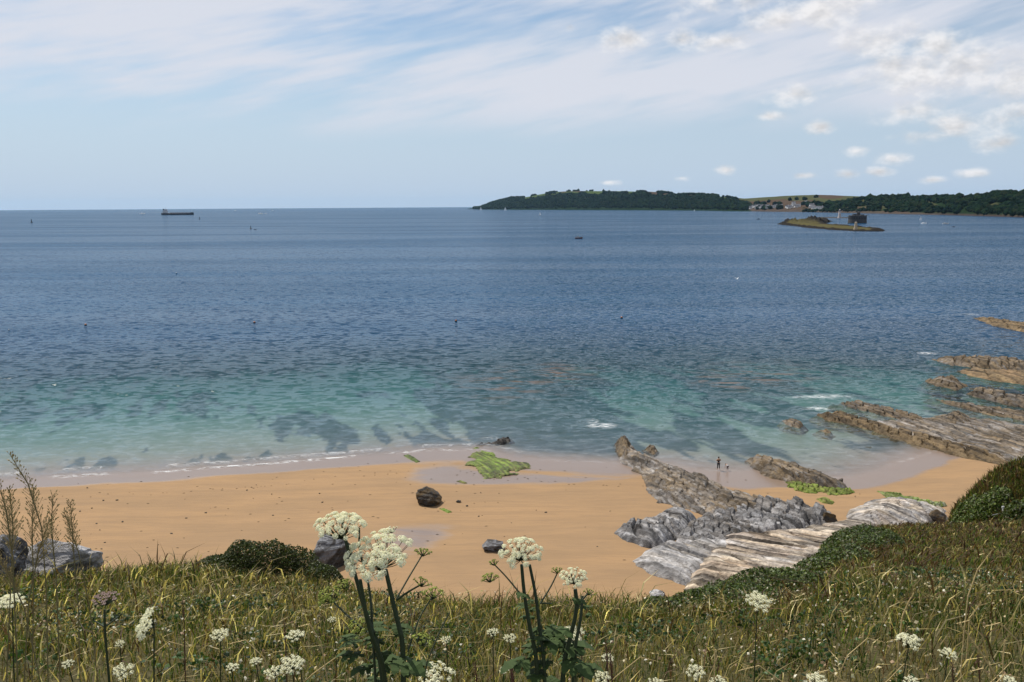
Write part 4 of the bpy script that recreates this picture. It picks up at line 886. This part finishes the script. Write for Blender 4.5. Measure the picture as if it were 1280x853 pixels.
for s, sg_ in (('l', -1), ('r', 1)):
    JC.update({s + 'sh': (sg_ * .12, .24, .68), s + 'el': (sg_ * .15, .30, .47), s + 'wr': (sg_ * .12, .36, .28), s + 'pa': (sg_ * .11, .37, .22), s + 'hip': (sg_ * .06, 0, .49), s + 'kn': (sg_ * .08, .03, .28), s + 'an': (sg_ * .09, -.02, .05), s + 'toe': (sg_ * .10, .08, .03)})
pc_ = bp(909.5, 588); person('child in a white top bending down over the wet sand', pc_, .5, JC, CLOTHW, TRUNK, .62, ['pelvis', 'waist', 'chest', 'lsh', 'rsh'])

# ------------------------------------------------------------------ distant coast
HILLM = vcol('hill_turf', .95, .02); WOOD = vcol('woodland', .95, .08)
DPX = lambda px, py: G(px, py)
def layer(name, cols, W_, seed, colorfn, tcrest=1.0, step=1.5, cliff=.10):
    cols = np.array(cols, float); xs = np.arange(cols[0, 0], cols[-1, 0] + .1, step)
    yw = np.interp(xs, cols[:, 0], cols[:, 1]); yt = np.interp(xs, cols[:, 0], cols[:, 2]); ts = np.concatenate([np.linspace(-.02, 1.0, 42), np.linspace(1.06, 1.6, 8)])
    sh = np.array([G(a_, b_)[:2] for a_, b_ in zip(xs, yw)]); D = np.hypot(sh[:, 0], sh[:, 1])
    dirs = sh / D[:, None]
    hor = []
    for a_, b_ in zip(xs, yt): r_ = ray(a_, b_); hor.append(-r_.z / math.hypot(r_.x, r_.y))
    Wv = np.minimum(W_, D * .35)
    ztop = H - (D + Wv) * np.array(hor)
    T, I = np.meshgrid(ts, np.arange(len(xs)), indexing='ij')
    rr = D[I] + Wv[I] * T
    prof = np.where(T < 1, cliff * sstep(-.02, .04, T) + (1 - cliff) * np.sin(np.clip(T, 0, 1) * np.pi / 2) ** 1.15, 1 - .8 * (T - 1) ** 1.5)
    X = dirs[I, 0] * rr; Y = dirs[I, 1] * rr
    nz = fbm(X / 260, Y / 260, seed, 4) * .35 * np.sin(np.clip(T, 0, 1) * np.pi)
    Z = ztop[I] * (prof + nz * prof) - (T < 0) * 3
    colr = colorfn(xs[I], T, X, Y)
    struct(name, npmesh(name, np.stack([X.ravel(), Y.ravel(), Z.ravel()], 1), gridq(len(ts), len(xs)), None, colr.reshape(-1, 3)), HILLM)
    def at(px, tt):
        px = np.asarray(px, float); tt = np.asarray(tt, float)
        i = (px - xs[0]) / step; i0 = np.clip(np.floor(i).astype(int), 0, len(xs) - 2); f = (i - i0)
        j = np.interp(tt, ts, np.arange(len(ts))); j0 = np.clip(np.floor(j).astype(int), 0, len(ts) - 2); e = j - j0
        return tuple((Q[j0, i0] * (1 - f) + Q[j0, i0 + 1] * f) * (1 - e) + (Q[j0 + 1, i0] * (1 - f) + Q[j0 + 1, i0 + 1] * f) * e for Q in (X, Y, Z))
    return at, D, xs
BROWN = np.array((.075, .052, .036)); GREENF = np.array((.06, .085, .03)); DKG = np.array((.014, .026, .012)); OLV = np.array((.065, .068, .032)); SHOREC = np.array((.07, .055, .045))
def lerp(a, b, f): return a * (1 - f[..., None]) + b * f[..., None]
def colA(px, T, X, Y):
    f = sstep(-.02, .02, fbm(px / 34, T * 3 + px / 300, 401, 2)); fld = lerp(GREENF, BROWN, f * (px > 690)); c = lerp(np.broadcast_to(DKG, fld.shape), fld, sstep(.58, .62, T + .04 * fbm(px / 12, T * 9, 4, 2)) * (px > 655))
    return c
def colB(px, T, X, Y):
    f = sstep(.0, .03, fbm(px / 40, T * 2.6, 411, 2)); c = lerp(np.broadcast_to(BROWN, T.shape + (3,)), np.broadcast_to(OLV, T.shape + (3,)), f); c = lerp(c, np.broadcast_to(GREENF, c.shape), sstep(.86, .92, T + .2 * fbm(px / 30, T, 5, 2)))
    return lerp(c, np.broadcast_to(SHOREC, c.shape), sstep(.05, .02, T))
def colC(px, T, X, Y):
    c = lerp(np.broadcast_to(DKG, T.shape + (3,)), np.broadcast_to(OLV * .8, T.shape + (3,)), sstep(0, .1, fbm(px / 20, T * 5, 421, 3)))
    c = lerp(c, np.broadcast_to(BROWN, c.shape), (sstep(.72, .80, T) * (px > 1135) * (px < 1230)))
    c = lerp(c, np.broadcast_to(BROWN * 1.2, c.shape), sstep(.14, .18, T) * sstep(.30, .24, T) * (px < 1085))
    return lerp(c, np.broadcast_to(np.array((.055, .042, .036)), c.shape), sstep(.015, .005, T))
atB, DB, xB = layer('village_hill', [(876, 262.9, 258), (900, 263.5, 247), (930, 264.2, 248.5), (960, 264.8, 246.5), (1000, 265.2, 244.5), (1040, 266, 244.6), (1085, 267, 246), (1130, 268, 249), (1180, 269, 250)], 1100, 431, colB)
atA, DA, xA = layer('headland', [(584, 261.6, 261.2), (600, 262.2, 259.5), (615, 262.3, 254), (630, 262.4, 250), (640, 262.4, 247.4), (650, 262.5, 248), (668, 262.5, 245), (690, 262.6, 240.5), (712, 262.7, 239.2), (740, 262.8, 239.4), (790, 263, 239.6), (830, 263.2, 241), (860, 263.4, 243.6), (882, 263.6, 245), (910, 264.2, 247), (940, 264.4, 254), (955, 264.5, 261)], 1000, 441, colA)
atC, DC, xC = layer('wooded_hill', [(1000, 265.3, 262), (1030, 265.8, 258), (1060, 266.4, 252), (1090, 267, 248), (1120, 267.6, 246.4), (1150, 268.3, 244.4), (1175, 268.9, 243.8), (1200, 269.6, 244.4), (1225, 270.4, 244.2), (1245, 271, 242), (1270, 271.8, 243), (1320, 273.5, 242), (1420, 277, 238), (1700, 290, 225)], 420, 451, colC)
ICO = None
def woods(name, label, at, xr, tr, n, rad, seed, keepfn=None):
    g = np.random.default_rng(seed); bm = bmesh.new(); bmesh.ops.create_icosphere(bm, subdivisions=1, radius=1); D0 = np.array([v.co[:] for v in bm.verts]); F0 = np.array([[v.index for v in f.verts] for f in bm.faces]); bm.free()
    bm = bmesh.new(); bmesh.ops.create_icosphere(bm, subdivisions=2, radius=1); bm.free()
    px = g.uniform(*xr, n); tt = g.uniform(*tr, n)
    if keepfn is not None: k = keepfn(px, tt); px, tt = px[k], tt[k]
    X, Y, Z = at(px, tt); n = len(px)
    rr = rad * g.uniform(.6, 1.35, n) * (np.hypot(X, Y) / 4500) ** .3
    dis = 1 + .35 * g.normal(size=(n, len(D0), 1)) * .6
    V = D0[None] * dis * rr[:, None, None] * np.array([1, 1, .85]) + np.stack([X, Y, Z + rr * .5], 1)[:, None, :]
    Fc = F0[None] + (np.arange(n) * len(D0))[:, None, None]
    base = np.array([(.006, .014, .009), (.008, .018, .009), (.013, .025, .011), (.005, .011, .009), (.016, .022, .011)])
    col = base[g.integers(0, 5, n)] * g.uniform(.7, 1.3, (n, 1))
    o = obj(name, npmesh(name, V.reshape(-1, 3), None, Fc.reshape(-1, 3), np.repeat(col[:, None], len(D0), 1).reshape(-1, 3)), WOOD)
    return tag(o, label, 'woodland', kind='stuff')
woods('headland_wood', 'dark continuous woodland covering the far headland', atA, (592, 935), (.02, .98), 11000, 8.5, 461, lambda p_, t_: (t_ < .58 + .10 * fbm(p_ / 14, t_ * 0, 463, 2)) | (p_ < 655) | (fbm(p_ / 9, t_ * 8, 462, 2) > .16) | ((p_ > 870) & (p_ < 897)))
woods('village_trees', 'hedges and trees round the far village', atB, (880, 1120), (.02, .9), 1700, 12, 471, lambda p_, t_: ((t_ < .30) & (fbm(p_ / 12, t_ * 9, 472, 3) > .04) & ~((p_ > 912) & (p_ < 1022) & (t_ < .14) & (fbm(p_ / 5, t_ * 30, 475, 2) < .18))) | ((t_ < .72) & (fbm(p_ / 30, t_ * 20, 473, 2) > .25)))
woods('hill_wood', 'green wood and scrub on the nearer right hand coast', atC, (1004, 1420), (.018, 1.0), 7500, 7.5, 481, lambda p_, t_: ~(((t_ > .74) & (p_ > 1135) & (p_ < 1230)) | ((t_ > .08) & (t_ < .3) & (p_ < 1085))) & (fbm(p_ / 14, t_ * 7, 482, 3) > -.12))
# village houses
HW = [plain('house_wall', c_, .8, .08, .3) for c_ in ((.78, .77, .74), (.70, .66, .60), (.62, .58, .55))]; HR_ = [plain('house_roof', c_, .8, .2, .3) for c_ in ((.10, .10, .115), (.17, .11, .09))]
WIN = plain('window_glass', (.05, .06, .08), .15, .2, 1)
hm_w = MB().box((0, 0, 2.6), (1, 1, 5.2)).mesh('wall'); mbr = MB(); mbr.v = [(-.54, -.56, 5.0), (.54, -.56, 5.0), (.54, .56, 5.0), (-.54, .56, 5.0), (-.54, 0, 8.2), (.54, 0, 8.2)]; mbr.f = [(0, 1, 5, 4), (2, 3, 4, 5), (0, 4, 3), (1, 2, 5), (3, 2, 1, 0)]; hm_r = mbr.mesh('roof')
hm_win = MB().box((0, 0, 0), (1.4, .12, 1.5)).mesh('window'); hm_ch = MB().box((0, 0, 8.0), (.09, .16, 2.4)).mesh('chimney'); hm_win.materials.append(WIN)
wm = [hm_w.copy() for _ in HW]; [a_.materials.append(b_) for a_, b_ in zip(wm, HW)]; rm = [hm_r.copy() for _ in HR_]; [a_.materials.append(b_) for a_, b_ in zip(rm, HR_)]; hm_ch.materials.append(HW[2])
gh = random.Random(8)
HS = [(gh.uniform(912, 938), gh.uniform(.03, .10)) for _ in range(9)] + [(gh.uniform(938, 992), gh.uniform(.03, .16)) for _ in range(26)] + [(gh.uniform(985, 1018), gh.uniform(.12, .30)) for _ in range(8)] + [(1019, .05), (1024, .05), (1015, .09)]
for i, (px, tt) in enumerate(HS):
    X, Y, Z = [float(a_) for a_ in atB(px, tt)]
    big_ = i >= len(HS) - 3
    t = thing('house', ['white walled house with slate roof in the far village', 'cream walled house with slate roof in the far village', 'grey walled house in the far village'][i % 3] if not big_ else 'long white building at the edge of the far village', 'house', (X, Y, Z + 1), gh.uniform(-.4, .4), 'houses of the far village' if not big_ else 'long white buildings by the far village')
    sx_, sy_ = (gh.uniform(11, 20), gh.uniform(8, 11)) if not big_ else (28, 11); hs_ = gh.uniform(1.1, 1.7)
    wl = obj('wall', wm[i % 3 if not big_ else 0], None, t); rf = obj('roof', rm[i % 2], None, t); chm = obj('chimney', hm_ch, None, rf)
    for q_ in (wl, rf): q_.scale = (sx_, sy_, hs_)
    chm.location.x = .4
    for k_ in range(3):
        for lv in (1.7, 4.0):
            wn = obj('window', hm_win, None, t); wn.location = ((k_ - 1) * sx_ * .3, -sy_ / 2 - .03, lv * hs_)

# ------------------------------------------------------------------ low island with beacon, sea fort, breakwater and lighthouse
ISL = [(972, 280.6), (985, 278.2), (1000, 276), (1012, 275.2), (1030, 275.6), (1040, 277), (1030, 279.6), (1040, 281.6), (1062, 283.4), (1085, 285.4), (1106, 288.2), (1100, 289.6), (1070, 289.3), (1040, 287.6), (1010, 285.2), (990, 282.6)]
P_ = np.array([G(a_, b_)[:2] for a_, b_ in ISL]); lo_, hi_ = P_.min(0) - 12, P_.max(0) + 12
xs_ = np.arange(lo_[0], hi_[0], 1.6); ys_ = np.arange(lo_[1], hi_[1], 3.0); X, Y = np.meshgrid(xs_, ys_); nr_, na_ = X.shape; X = X.ravel(); Y = Y.ravel()
d_ = segdist(X, Y, P_, True); d_ = np.where(inside(X, Y, P_), d_, -d_) + fbm(X / 12, Y / 25, 601, 4) * 8
def isblob(px, py, rx, ry, a_):
    c_ = G(px, py); return a_ * np.exp(-((X - c_.x) / rx) ** 2 - ((Y - c_.y) / ry) ** 2)
hz_ = np.clip(d_ / 9, 0, 1) * (1.0 + 1.2 * fbm(X / 9, Y / 18, 603, 4)) + isblob(1017, 279.3, 13, 26, 10) * (1 + fbm(X / 3, Y / 6, 605, 3)) + isblob(1029, 278.2, 9, 20, 7.5) + isblob(990, 279.2, 20, 40, 5.5) * (1 + 2 * fbm(X / 4, Y / 8, 606, 3)) + isblob(1086, 287, 4, 10, 1.0)
hz_ = hz_ + 2.6 * np.exp(-((d_ - 5) / 4) ** 2) * vn(X / 5, Y / 12, 609)
zz_ = np.where(d_ > 0, .25 + hz_, d_ * .2)
grs = sstep(7, 14, d_) * sstep(-.15, .1, fbm(X / 20, Y / 40, 607, 3) + .15) * (1 - np.clip((isblob(1018, 279.3, 13, 26, 1.5) + isblob(988, 278.5, 18, 40, 1.2) + isblob(1030, 277.3, 10, 22, 1.5)), 0, 1)); cc_ = lerp(np.broadcast_to(np.array((.026, .023, .02)), (len(X), 3)), np.broadcast_to(np.array((.085, .075, .034)), (len(X), 3)), grs)
q_ = gridq(nr_, na_); ok_ = d_ > -8; q_ = q_[ok_[q_].all(1)]
isl = obj('low_island', npmesh('low_island', np.stack([X, Y, zz_], 1), q_, None, cc_, smooth=False), HILLM); tag(isl, 'low curved grassy rock island in the bay', 'island')
DST = plain('dark_granite', (.045, .042, .042), .85, .35, .15); LGT = plain('pale_granite', (.42, .36, .33), .8, .15, .3); GLASSM = plain('lantern_glass', (.10, .12, .14), .1, .2, 1)
p = G(1069.5, 287.6, .8)
t = thing('beacon', 'squat tapering stone beacon on the tip of the low island', 'beacon', p)
MB().lathe((0, 0, 0), [(2.9, -1), (2.7, .6), (1.9, 4.5), (1.45, 8.6), (1.55, 8.8), (1.55, 9.3), (.3, 9.8)], 14).build('shaft', plain('beacon_stone', (.34, .28, .2), .85, .25, .6), t)
MB().tube([(0, 0, 9.7), (0, 0, 11.2)], .12, 6).build('staff', GREYM, t)
p = G(1071.5, 279.2)
t = thing('sea_fort', 'dark round stone sea fort standing in the water behind the beacon', 'fort', p)
fb = MB().lathe((0, 0, -1), [(15.5, 0), (15.1, 4.4), (15.2, 4.6), (15.2, 5.2), (14.9, 5.4), (14.7, 12.8), (15.1, 13.2), (15.1, 14.0), (13.8, 14.2), (13.6, 13.2), (0.1, 13.2)], 36).build('wall', DST, t)
for i in range(22):
    an = i * 2 * math.pi / 22
    e = MB().box((0, 0, 0), (1.7, .5, 2.4)).build('gun_port', plain('port_shadow', (.01, .01, .01), .9, .1, 1), t); e.location = (14.8 * math.cos(an), 14.8 * math.sin(an), 8.6); e.rotation_euler = (0, 0, an + math.pi / 2)
MB().lathe((1.5, 0, 12), [(3.0, 0), (2.8, 5.8), (3.1, 6.0), (3.1, 6.6), (.3, 7.4)], 14).build('lookout_tower', DST, t)
MB().box((-6, -2, 13.7), (6, 5, 3.2)).build('roof_hut', DST, t); MB().box((8.5, 1, 13.4), (5, 4, 2.4)).build('roof_hut', DST, t); MB().tube([(10, -3, 13), (17.5, -4.5, 13.6)], .35, 6).build('davit', DST, t); MB().tube([(-1.5, 0, 13), (-1.5, 0, 21.5)], .12, 5).build('mast', GREYM, t)
pa1, pa2 = G(1012, 272.9), G(1063, 272.9)
t = thing('breakwater', 'thin dark stone breakwater behind the low island', 'breakwater', pa1); dv = pa2 - pa1; L_ = dv.length; an = math.atan2(dv.y, dv.x)
bw = MB(); k = 0
for q in range(25):
    x_ = L_ * q / 24; j_ = .15 * math.sin(q * 2.1)
    bw.v += [(x_, -9, -1), (x_, -4 + j_, 2.4 + j_), (x_, 4, 2.5 + j_), (x_, 9, -1)]
for q in range(24):
    for j in range(3): bw.f.append((q * 4 + j, q * 4 + 4 + j, q * 4 + 5 + j, q * 4 + 1 + j))
bw.f += [(3, 2, 1, 0), (96, 97, 98, 99)]
o = bw.build('embankment', DST, t); o.rotation_euler = (0, 0, an)
p = G(1049.3, 272.6, 2.0)
t = thing('lighthouse', 'pale tapering lighthouse on the end of the breakwater', 'lighthouse', p)
MB().lathe((0, 0, 0), [(4.6, -.5), (4.2, .4), (3.2, 3.5), (2.75, 8), (2.45, 13.6)], 18).build('tower', LGT, t, True)
MB().lathe((0, 0, 13.6), [(2.5, 0), (3.3, .5), (3.3, .8), (3.15, .8), (3.15, 1.7), (3.0, 1.7), (3.0, .8), (.2, .8)], 18).build('gallery', LGT, t)
ln_ = MB().lathe((0, 0, 14.3), [(1.7, 0), (1.7, 3.0)], 12).build('lantern', GLASSM, t)
MB().lathe((0, 0, 17.3), [(2.0, 0), (1.7, .5), (.9, 1.4), (.25, 1.8), (.2, 2.6)], 12).build('dome', LGT, ln_)
for zz in (3, 7, 10.5):
    e = MB().box((0, 0, 0), (.7, .3, 1.3)).build('window', WIN, t); e.location = (0, -2.95 + .04 * zz, zz)
MB().box((0, -4.0, 1.5), (1.2, .5, 2.2)).build('door', DST, t)

# ------------------------------------------------------------------ ships, boats, buoys
HULLD = plain('dark_hull', (.018, .020, .032), .5, .3, .1); SUPER = plain('ship_white', (.45, .46, .48), .5, .1, .1); DECK = plain('ship_deck', (.12, .05, .04), .7, .2, .1); SAIL = plain('sail_cloth', (.82, .82, .80), .8, .05, .3); REDH = plain('red_hull', (.22, .05, .035), .5, .2, 1); ORANGE = plain('orange_buoy', (.55, .16, .04), .5, .2, 3); BLACKB = plain('black_buoy', (.02, .02, .022), .6, .2, 1)
def hull(L, B, Hh, draft, sheer=.12, n=14, transom=.7):
    mb = MB(); rows = []
    for i in range(n + 1):
        q = i / n; x = (q - .5) * L; wb = B / 2 * min(1, (1 - q) ** .55 * 1.6) * (transom + (1 - transom) * min(1, q * 4)); wb = max(wb, .02 * B)
        up_ = Hh * (1 + sheer * ((q - .35) ** 2) * 5); k = len(mb.v)
        mb.v += [(x - .02 * L * (q > .9), -wb * .75, -draft), (x, -wb, 0), (x, -wb * 1.03, up_), (x, wb * 1.03, up_), (x, wb, 0), (x - .02 * L * (q > .9), wb * .75, -draft)]; rows.append(k)
    for a_, b_ in zip(rows, rows[1:]):
        for j in range(6): mb.f.append((a_ + j, b_ + j, b_ + (j + 1) % 6, a_ + (j + 1) % 6))
    mb.f += [tuple(rows[0] + j for j in range(6)), tuple(rows[-1] + 5 - j for j in range(6))]
    return mb
p = G(222.5, 269.0); L = 39.5 * p.y / F; f_ = L / 150
t = thing('tanker_ship', 'dark cargo ship with a pale bridge block on the horizon', 'ship', p, -.02)
hull(L, 22 * f_, 9.5 * f_, 2, .10, 20, .9).build('hull', HULLD, t, True)
sp_ = -L / 2 + 16 * f_
s_o = MB().box((sp_, 0, 13.5 * f_), (20 * f_, 19 * f_, 9 * f_)).box((sp_ - 1 * f_, 0, 20.5 * f_), (15 * f_, 17 * f_, 5.2 * f_)).box((sp_ + 3 * f_, 0, 25.2 * f_), (8 * f_, 21 * f_, 4.3 * f_)).build('superstructure', SUPER, t)
for lv in (12, 15, 20.5):
    for k_ in range(6): MB().box((sp_ - 6 * f_ + k_ * 2.6 * f_, (-9.53 if lv < 18 else -8.53) * f_, lv * f_), (1.2 * f_, .1, 1.2 * f_)).build('window', WIN, s_o)
MB().box((sp_ - 7.5 * f_, 0, 26 * f_), (4.5 * f_, 5 * f_, 7 * f_), 0, .85).build('funnel', HULLD, t)
MB().tube([(sp_ + 3 * f_, 0, 27 * f_), (sp_ + 3 * f_, 0, 37 * f_)], .4, 6).box((sp_ + 3 * f_, 0, 33 * f_), (.5, 6 * f_, .5)).build('mast', SUPER, t)
MB().tube([(L / 2 - 9 * f_, 0, 10 * f_), (L / 2 - 9 * f_, 0, 21 * f_)], .45, 6).build('foremast', SUPER, t)
MB().box((L * .08, 0, 10.6 * f_), (L * .68, 3 * f_, 1.6 * f_)).build('deck_piping', DECK, t)
MB().box((L / 2 - 8 * f_, 0, 11.2 * f_), (13 * f_, 12 * f_, 2.2 * f_), 0, .8).build('forecastle', HULLD, t)
for k_ in range(5): MB().tube([(-L * .15 + k_ * L * .13, 2, 10 * f_), (-L * .15 + k_ * L * .13, 2, 14.5 * f_)], .35, 5).build('vent_post', SUPER, t)
p = G(723.5, 298.6); L = 9.3 * p.y / F
t = thing('fishing_boat', 'small fishing boat with a red and white hull alone in the middle of the bay', 'boat', p, 0)
hull(L, L * .34, L * .16, .3, .3).build('hull', plain('maroon_hull', (.06, .02, .02), .5, .2, 1), t, True); MB().box((-L * .12, 0, L * .22), (L * .28, L * .2, L * .2)).build('wheelhouse', SUPER, t); MB().tube([(-L * .12, 0, L * .3), (-L * .12, 0, L * .75)], .05, 5).build('mast', GREYM, t); MB().box((-L * .12, 0, L * .33), (L * .32, L * .24, .08)).build('roof', HULLD, t)
def motorboat(px, py, wpx, label, mt=None, rz=0, group=None):
    p = G(px, py); L = wpx * p.y / F
    t = thing('motor_boat', label, 'boat', p, rz, group)
    hull(L, L * .3, L * .11, .3, .3).build('hull', mt or SAIL, t, True); MB().box((-.08 * L, 0, L * .17), (L * .34, L * .2, L * .12), 0, .75).build('cabin', mt or SAIL, t); MB().box((.1 * L, 0, L * .17), (.02, L * .17, L * .07)).build('windscreen', GLASSM, t)
    return t
def yacht(px, py, hpx, label, rz=0, group=None):
    p = G(px, py); h = hpx * p.y / F; L = h * .75
    t = thing('sailing_boat', label, 'sailboat', p, rz, group)
    hull(L, L * .28, L * .09, .4, .3).build('hull', SAIL, t, True); MB().tube([(0.05 * L, 0, 0), (.05 * L, 0, h)], h * .008 + .05, 5).build('mast', GREYM, t)
    for nm, pts in (('mainsail', [(.03 * L, 0, .1 * h), (-.45 * L, .06 * L, .13 * h), (.03 * L, .01, .97 * h)]), ('foresail', [(.08 * L, .02, .1 * h), (.48 * L, 0, .08 * h), (.06 * L, 0, .85 * h)])):
        m_ = MB(); a_, b_, c_ = [Vector(v) for v in pts]; n_ = 5; bul = Vector((0, .06 * L, 0))
        for off_ in (0, .03):
            for i in range(n_):
                q0, q1 = i / n_, (i + 1) / n_
                pt = lambda q_, w_: (a_ + (c_ - a_) * q_) * (1 - w_) + (b_ + (c_ - b_) * q_) * w_ + bul * 4 * w_ * (1 - w_) * (1 - q_) + Vector((0, off_, 0))
                for w_ in (0, .5): m_.poly([pt(q0, w_), pt(q0, w_ + .5), pt(q1, w_ + .5), pt(q1, w_)])
        m_.build(nm, SAIL, t)
    return t
motorboat(178, 267.8, 7, 'white speedboat trailing a wake by the stern of the cargo ship', rz=.4)
motorboat(326, 267.6, 6, 'white motor launch out past the bow of the cargo ship')
motorboat(332.3, 267.4, 3, 'small white boat following the white motor launch')
motorboat(294, 263.6, 2.5, 'tiny white boat near the horizon between the cargo ship and the launch')
motorboat(341, 263.6, 2.5, 'tiny white boat near the horizon beyond the white launch')
motorboat(948, 274.4, 4.5, 'small dark boat off the far village', HULLD)
motorboat(1155, 279.8, 6.5, 'white cabin boat under the wooded hill')
motorboat(1182, 280.4, 8, 'grey low launch under the wooded hill', GREYM)
motorboat(1192, 284, 4, 'dark open boat nearest the fort side of the wooded hill', HULLD)
motorboat(319, 287.3, 3.5, 'dark and white small boat beside the black channel mark', HULLD)
yacht(601, 262.6, 4, 'white yacht sailing off the rocky tip of the headland', .3); yacht(631.5, 263, 4.2, 'white yacht sailing close under the headland wood', -.2); yacht(675, 268.8, 3.5, 'small white yacht out from the headland shore', .2); yacht(1151, 275, 4.5, 'white yacht moored under the wooded hill', .2); yacht(868, 263.8, 2, 'tiny white yacht under the headland near the village', .2)
def buoy(px, py, wpx, label, mt, group=None):
    p = G(px, py); r_ = wpx * p.y / F / 2
    t = thing('mooring_buoy', label, 'buoy', p, 0, group)
    MB().lathe((0, 0, 0), [(.3 * r_, -.8 * r_), (.85 * r_, -.5 * r_), (r_, 0), (.9 * r_, .5 * r_), (.55 * r_, .95 * r_), (.15 * r_, 1.15 * r_)], 12).build('float', BLACKB, t, True); MB().lathe((0, 0, .72 * r_), [(.8 * r_, 0), (.62 * r_, .32 * r_), (.2 * r_, .5 * r_)], 12).build('cap', mt, t, True); MB().tube([(0, 0, 1.1 * r_), (.12 * r_, 0, 1.5 * r_), (0, 0, 1.7 * r_)], .08 * r_, 5).build('ring', GREYM, t)
for px, py in ((107, 407), (318, 404), (570, 402), (777, 398)): buoy(px, py, 3.4, 'orange topped mooring buoy floating off the beach', ORANGE, 'orange topped mooring buoys')
for px, py in ((11, 413), (220.5, 342)): buoy(px, py, 1.8, 'tiny white float bobbing on open water', SAIL, 'white floats')
def mark(px, py, hpx, label):
    p = G(px, py); h = hpx * p.y / F
    t = thing('channel_mark', label, 'buoy', p)
    MB().lathe((0, 0, 0), [(.28 * h, -.1 * h), (.3 * h, .1 * h), (.12 * h, .25 * h), (.08 * h, .75 * h)], 10).build('body', BLACKB, t); MB().lathe((0, 0, .76 * h), [(.14 * h, 0), (.02 * h, .24 * h)], 8).build('topmark', BLACKB, t)
mark(39.5, 278.6, 4.5, 'lone black channel mark far from the ship, off the open sea side'); mark(249.5, 274.3, 3.2, 'small dark channel mark just off the bow of the cargo ship'); mark(313.5, 286.3, 4, 'black channel mark next to a small boat')
p = A(921.5, 349, 190)
t = thing('gull', 'white gull flying low over the bay', 'gull', p, .5)
GW = plain('gull_white', (.85, .85, .85), .7, .05, 3)
MB().lathe((0, 0, 0), [(.02, -.24), (.07, -.14), (.085, 0), (.06, .12), (.05, .18), (.045, .22), (.01, .27)], 10).build('body', GW, t, True).rotation_euler = (R(90), 0, 0)
for s in (-1, 1):
    m_ = MB()
    for off_ in (0, .012):
        m_.poly([(0, -.09, .03 + off_), (s * .3, -.05, .30 + off_), (s * .3, .1, .30 + off_), (0, .08, .03 + off_)]); m_.poly([(s * .3, -.05, .30 + off_), (s * .62, .12, .22 + off_), (s * .6, .17, .22 + off_), (s * .3, .1, .30 + off_)])
    m_.build('wing', GW, t)
MB().box((0, .3, 0), (.12, .16, .015)).build('tail', GW, t)

# ------------------------------------------------------------------ herbs and seed heads woven through the grass
g = np.random.default_rng(77); n = 26000
a = g.uniform(R(-34), R(34), n); r = np.sqrt(g.uniform(3.6 ** 2, 15 ** 2, n)); x, y = r * np.sin(a), r * np.cos(a)
k = (fbm(x / .9, y / .9, 81, 3) > .10) & (r < np.interp(a, ca, cD)); x, y, r = x[k], y[k], r[k]
HERB = np.array([(.022, .05, .010), (.035, .075, .014), (.05, .09, .02), (.016, .03, .01)])
o = obj('herb_leaves', leafcloud('herb_leaves', x, y, hillz(x, y) + g.uniform(.03, .22, len(x)), len(x), .055, 83, HERB, .3), LEAF); tag(o, 'clumps of dark green broad herb leaves low in the slope grass', 'leaves', kind='stuff')
n = 5200
a = g.uniform(R(-34), R(34), n); r = np.sqrt(g.uniform(3.8 ** 2, 14 ** 2, n)); x, y = r * np.sin(a), r * np.cos(a)
k = (fbm(x / 1.4, y / 1.4, 85, 3) > .0) & (r < np.interp(a, ca, cD)); x, y = x[k], y[k]
PALE = np.array([(.50, .43, .28), (.42, .34, .18), (.62, .58, .46), (.30, .2, .12)])
o = obj('seed_heads', leafcloud('seed_heads', x, y, hillz(x, y) + g.uniform(.12, .34, len(x)), len(x), .034, 87, PALE, .0), LEAF); tag(o, 'pale dry seed heads speckled through the slope grass', 'seed heads', kind='stuff')

# ------------------------------------------------------------------ haze over the bay
def m_haze(t): return t.node('ShaderNodeVolumePrincipled', {'Color': (.42, .70, 1, 1), 'Density': 1.1e-5, 'Anisotropy': .2})
hz = bpy.data.materials.new('sea_haze'); hz.use_nodes = True; t_ = NT(hz.node_tree); t_.n.clear(); out = t_.n.new('ShaderNodeOutputMaterial'); t_.l.new(m_haze(t_), out.inputs['Volume'])
o = MB().box((0, 14500, 115), (62000, 33000, 370)).build('haze', hz); tag(o, 'thin blue sea haze over the whole bay', 'haze', kind='stuff')
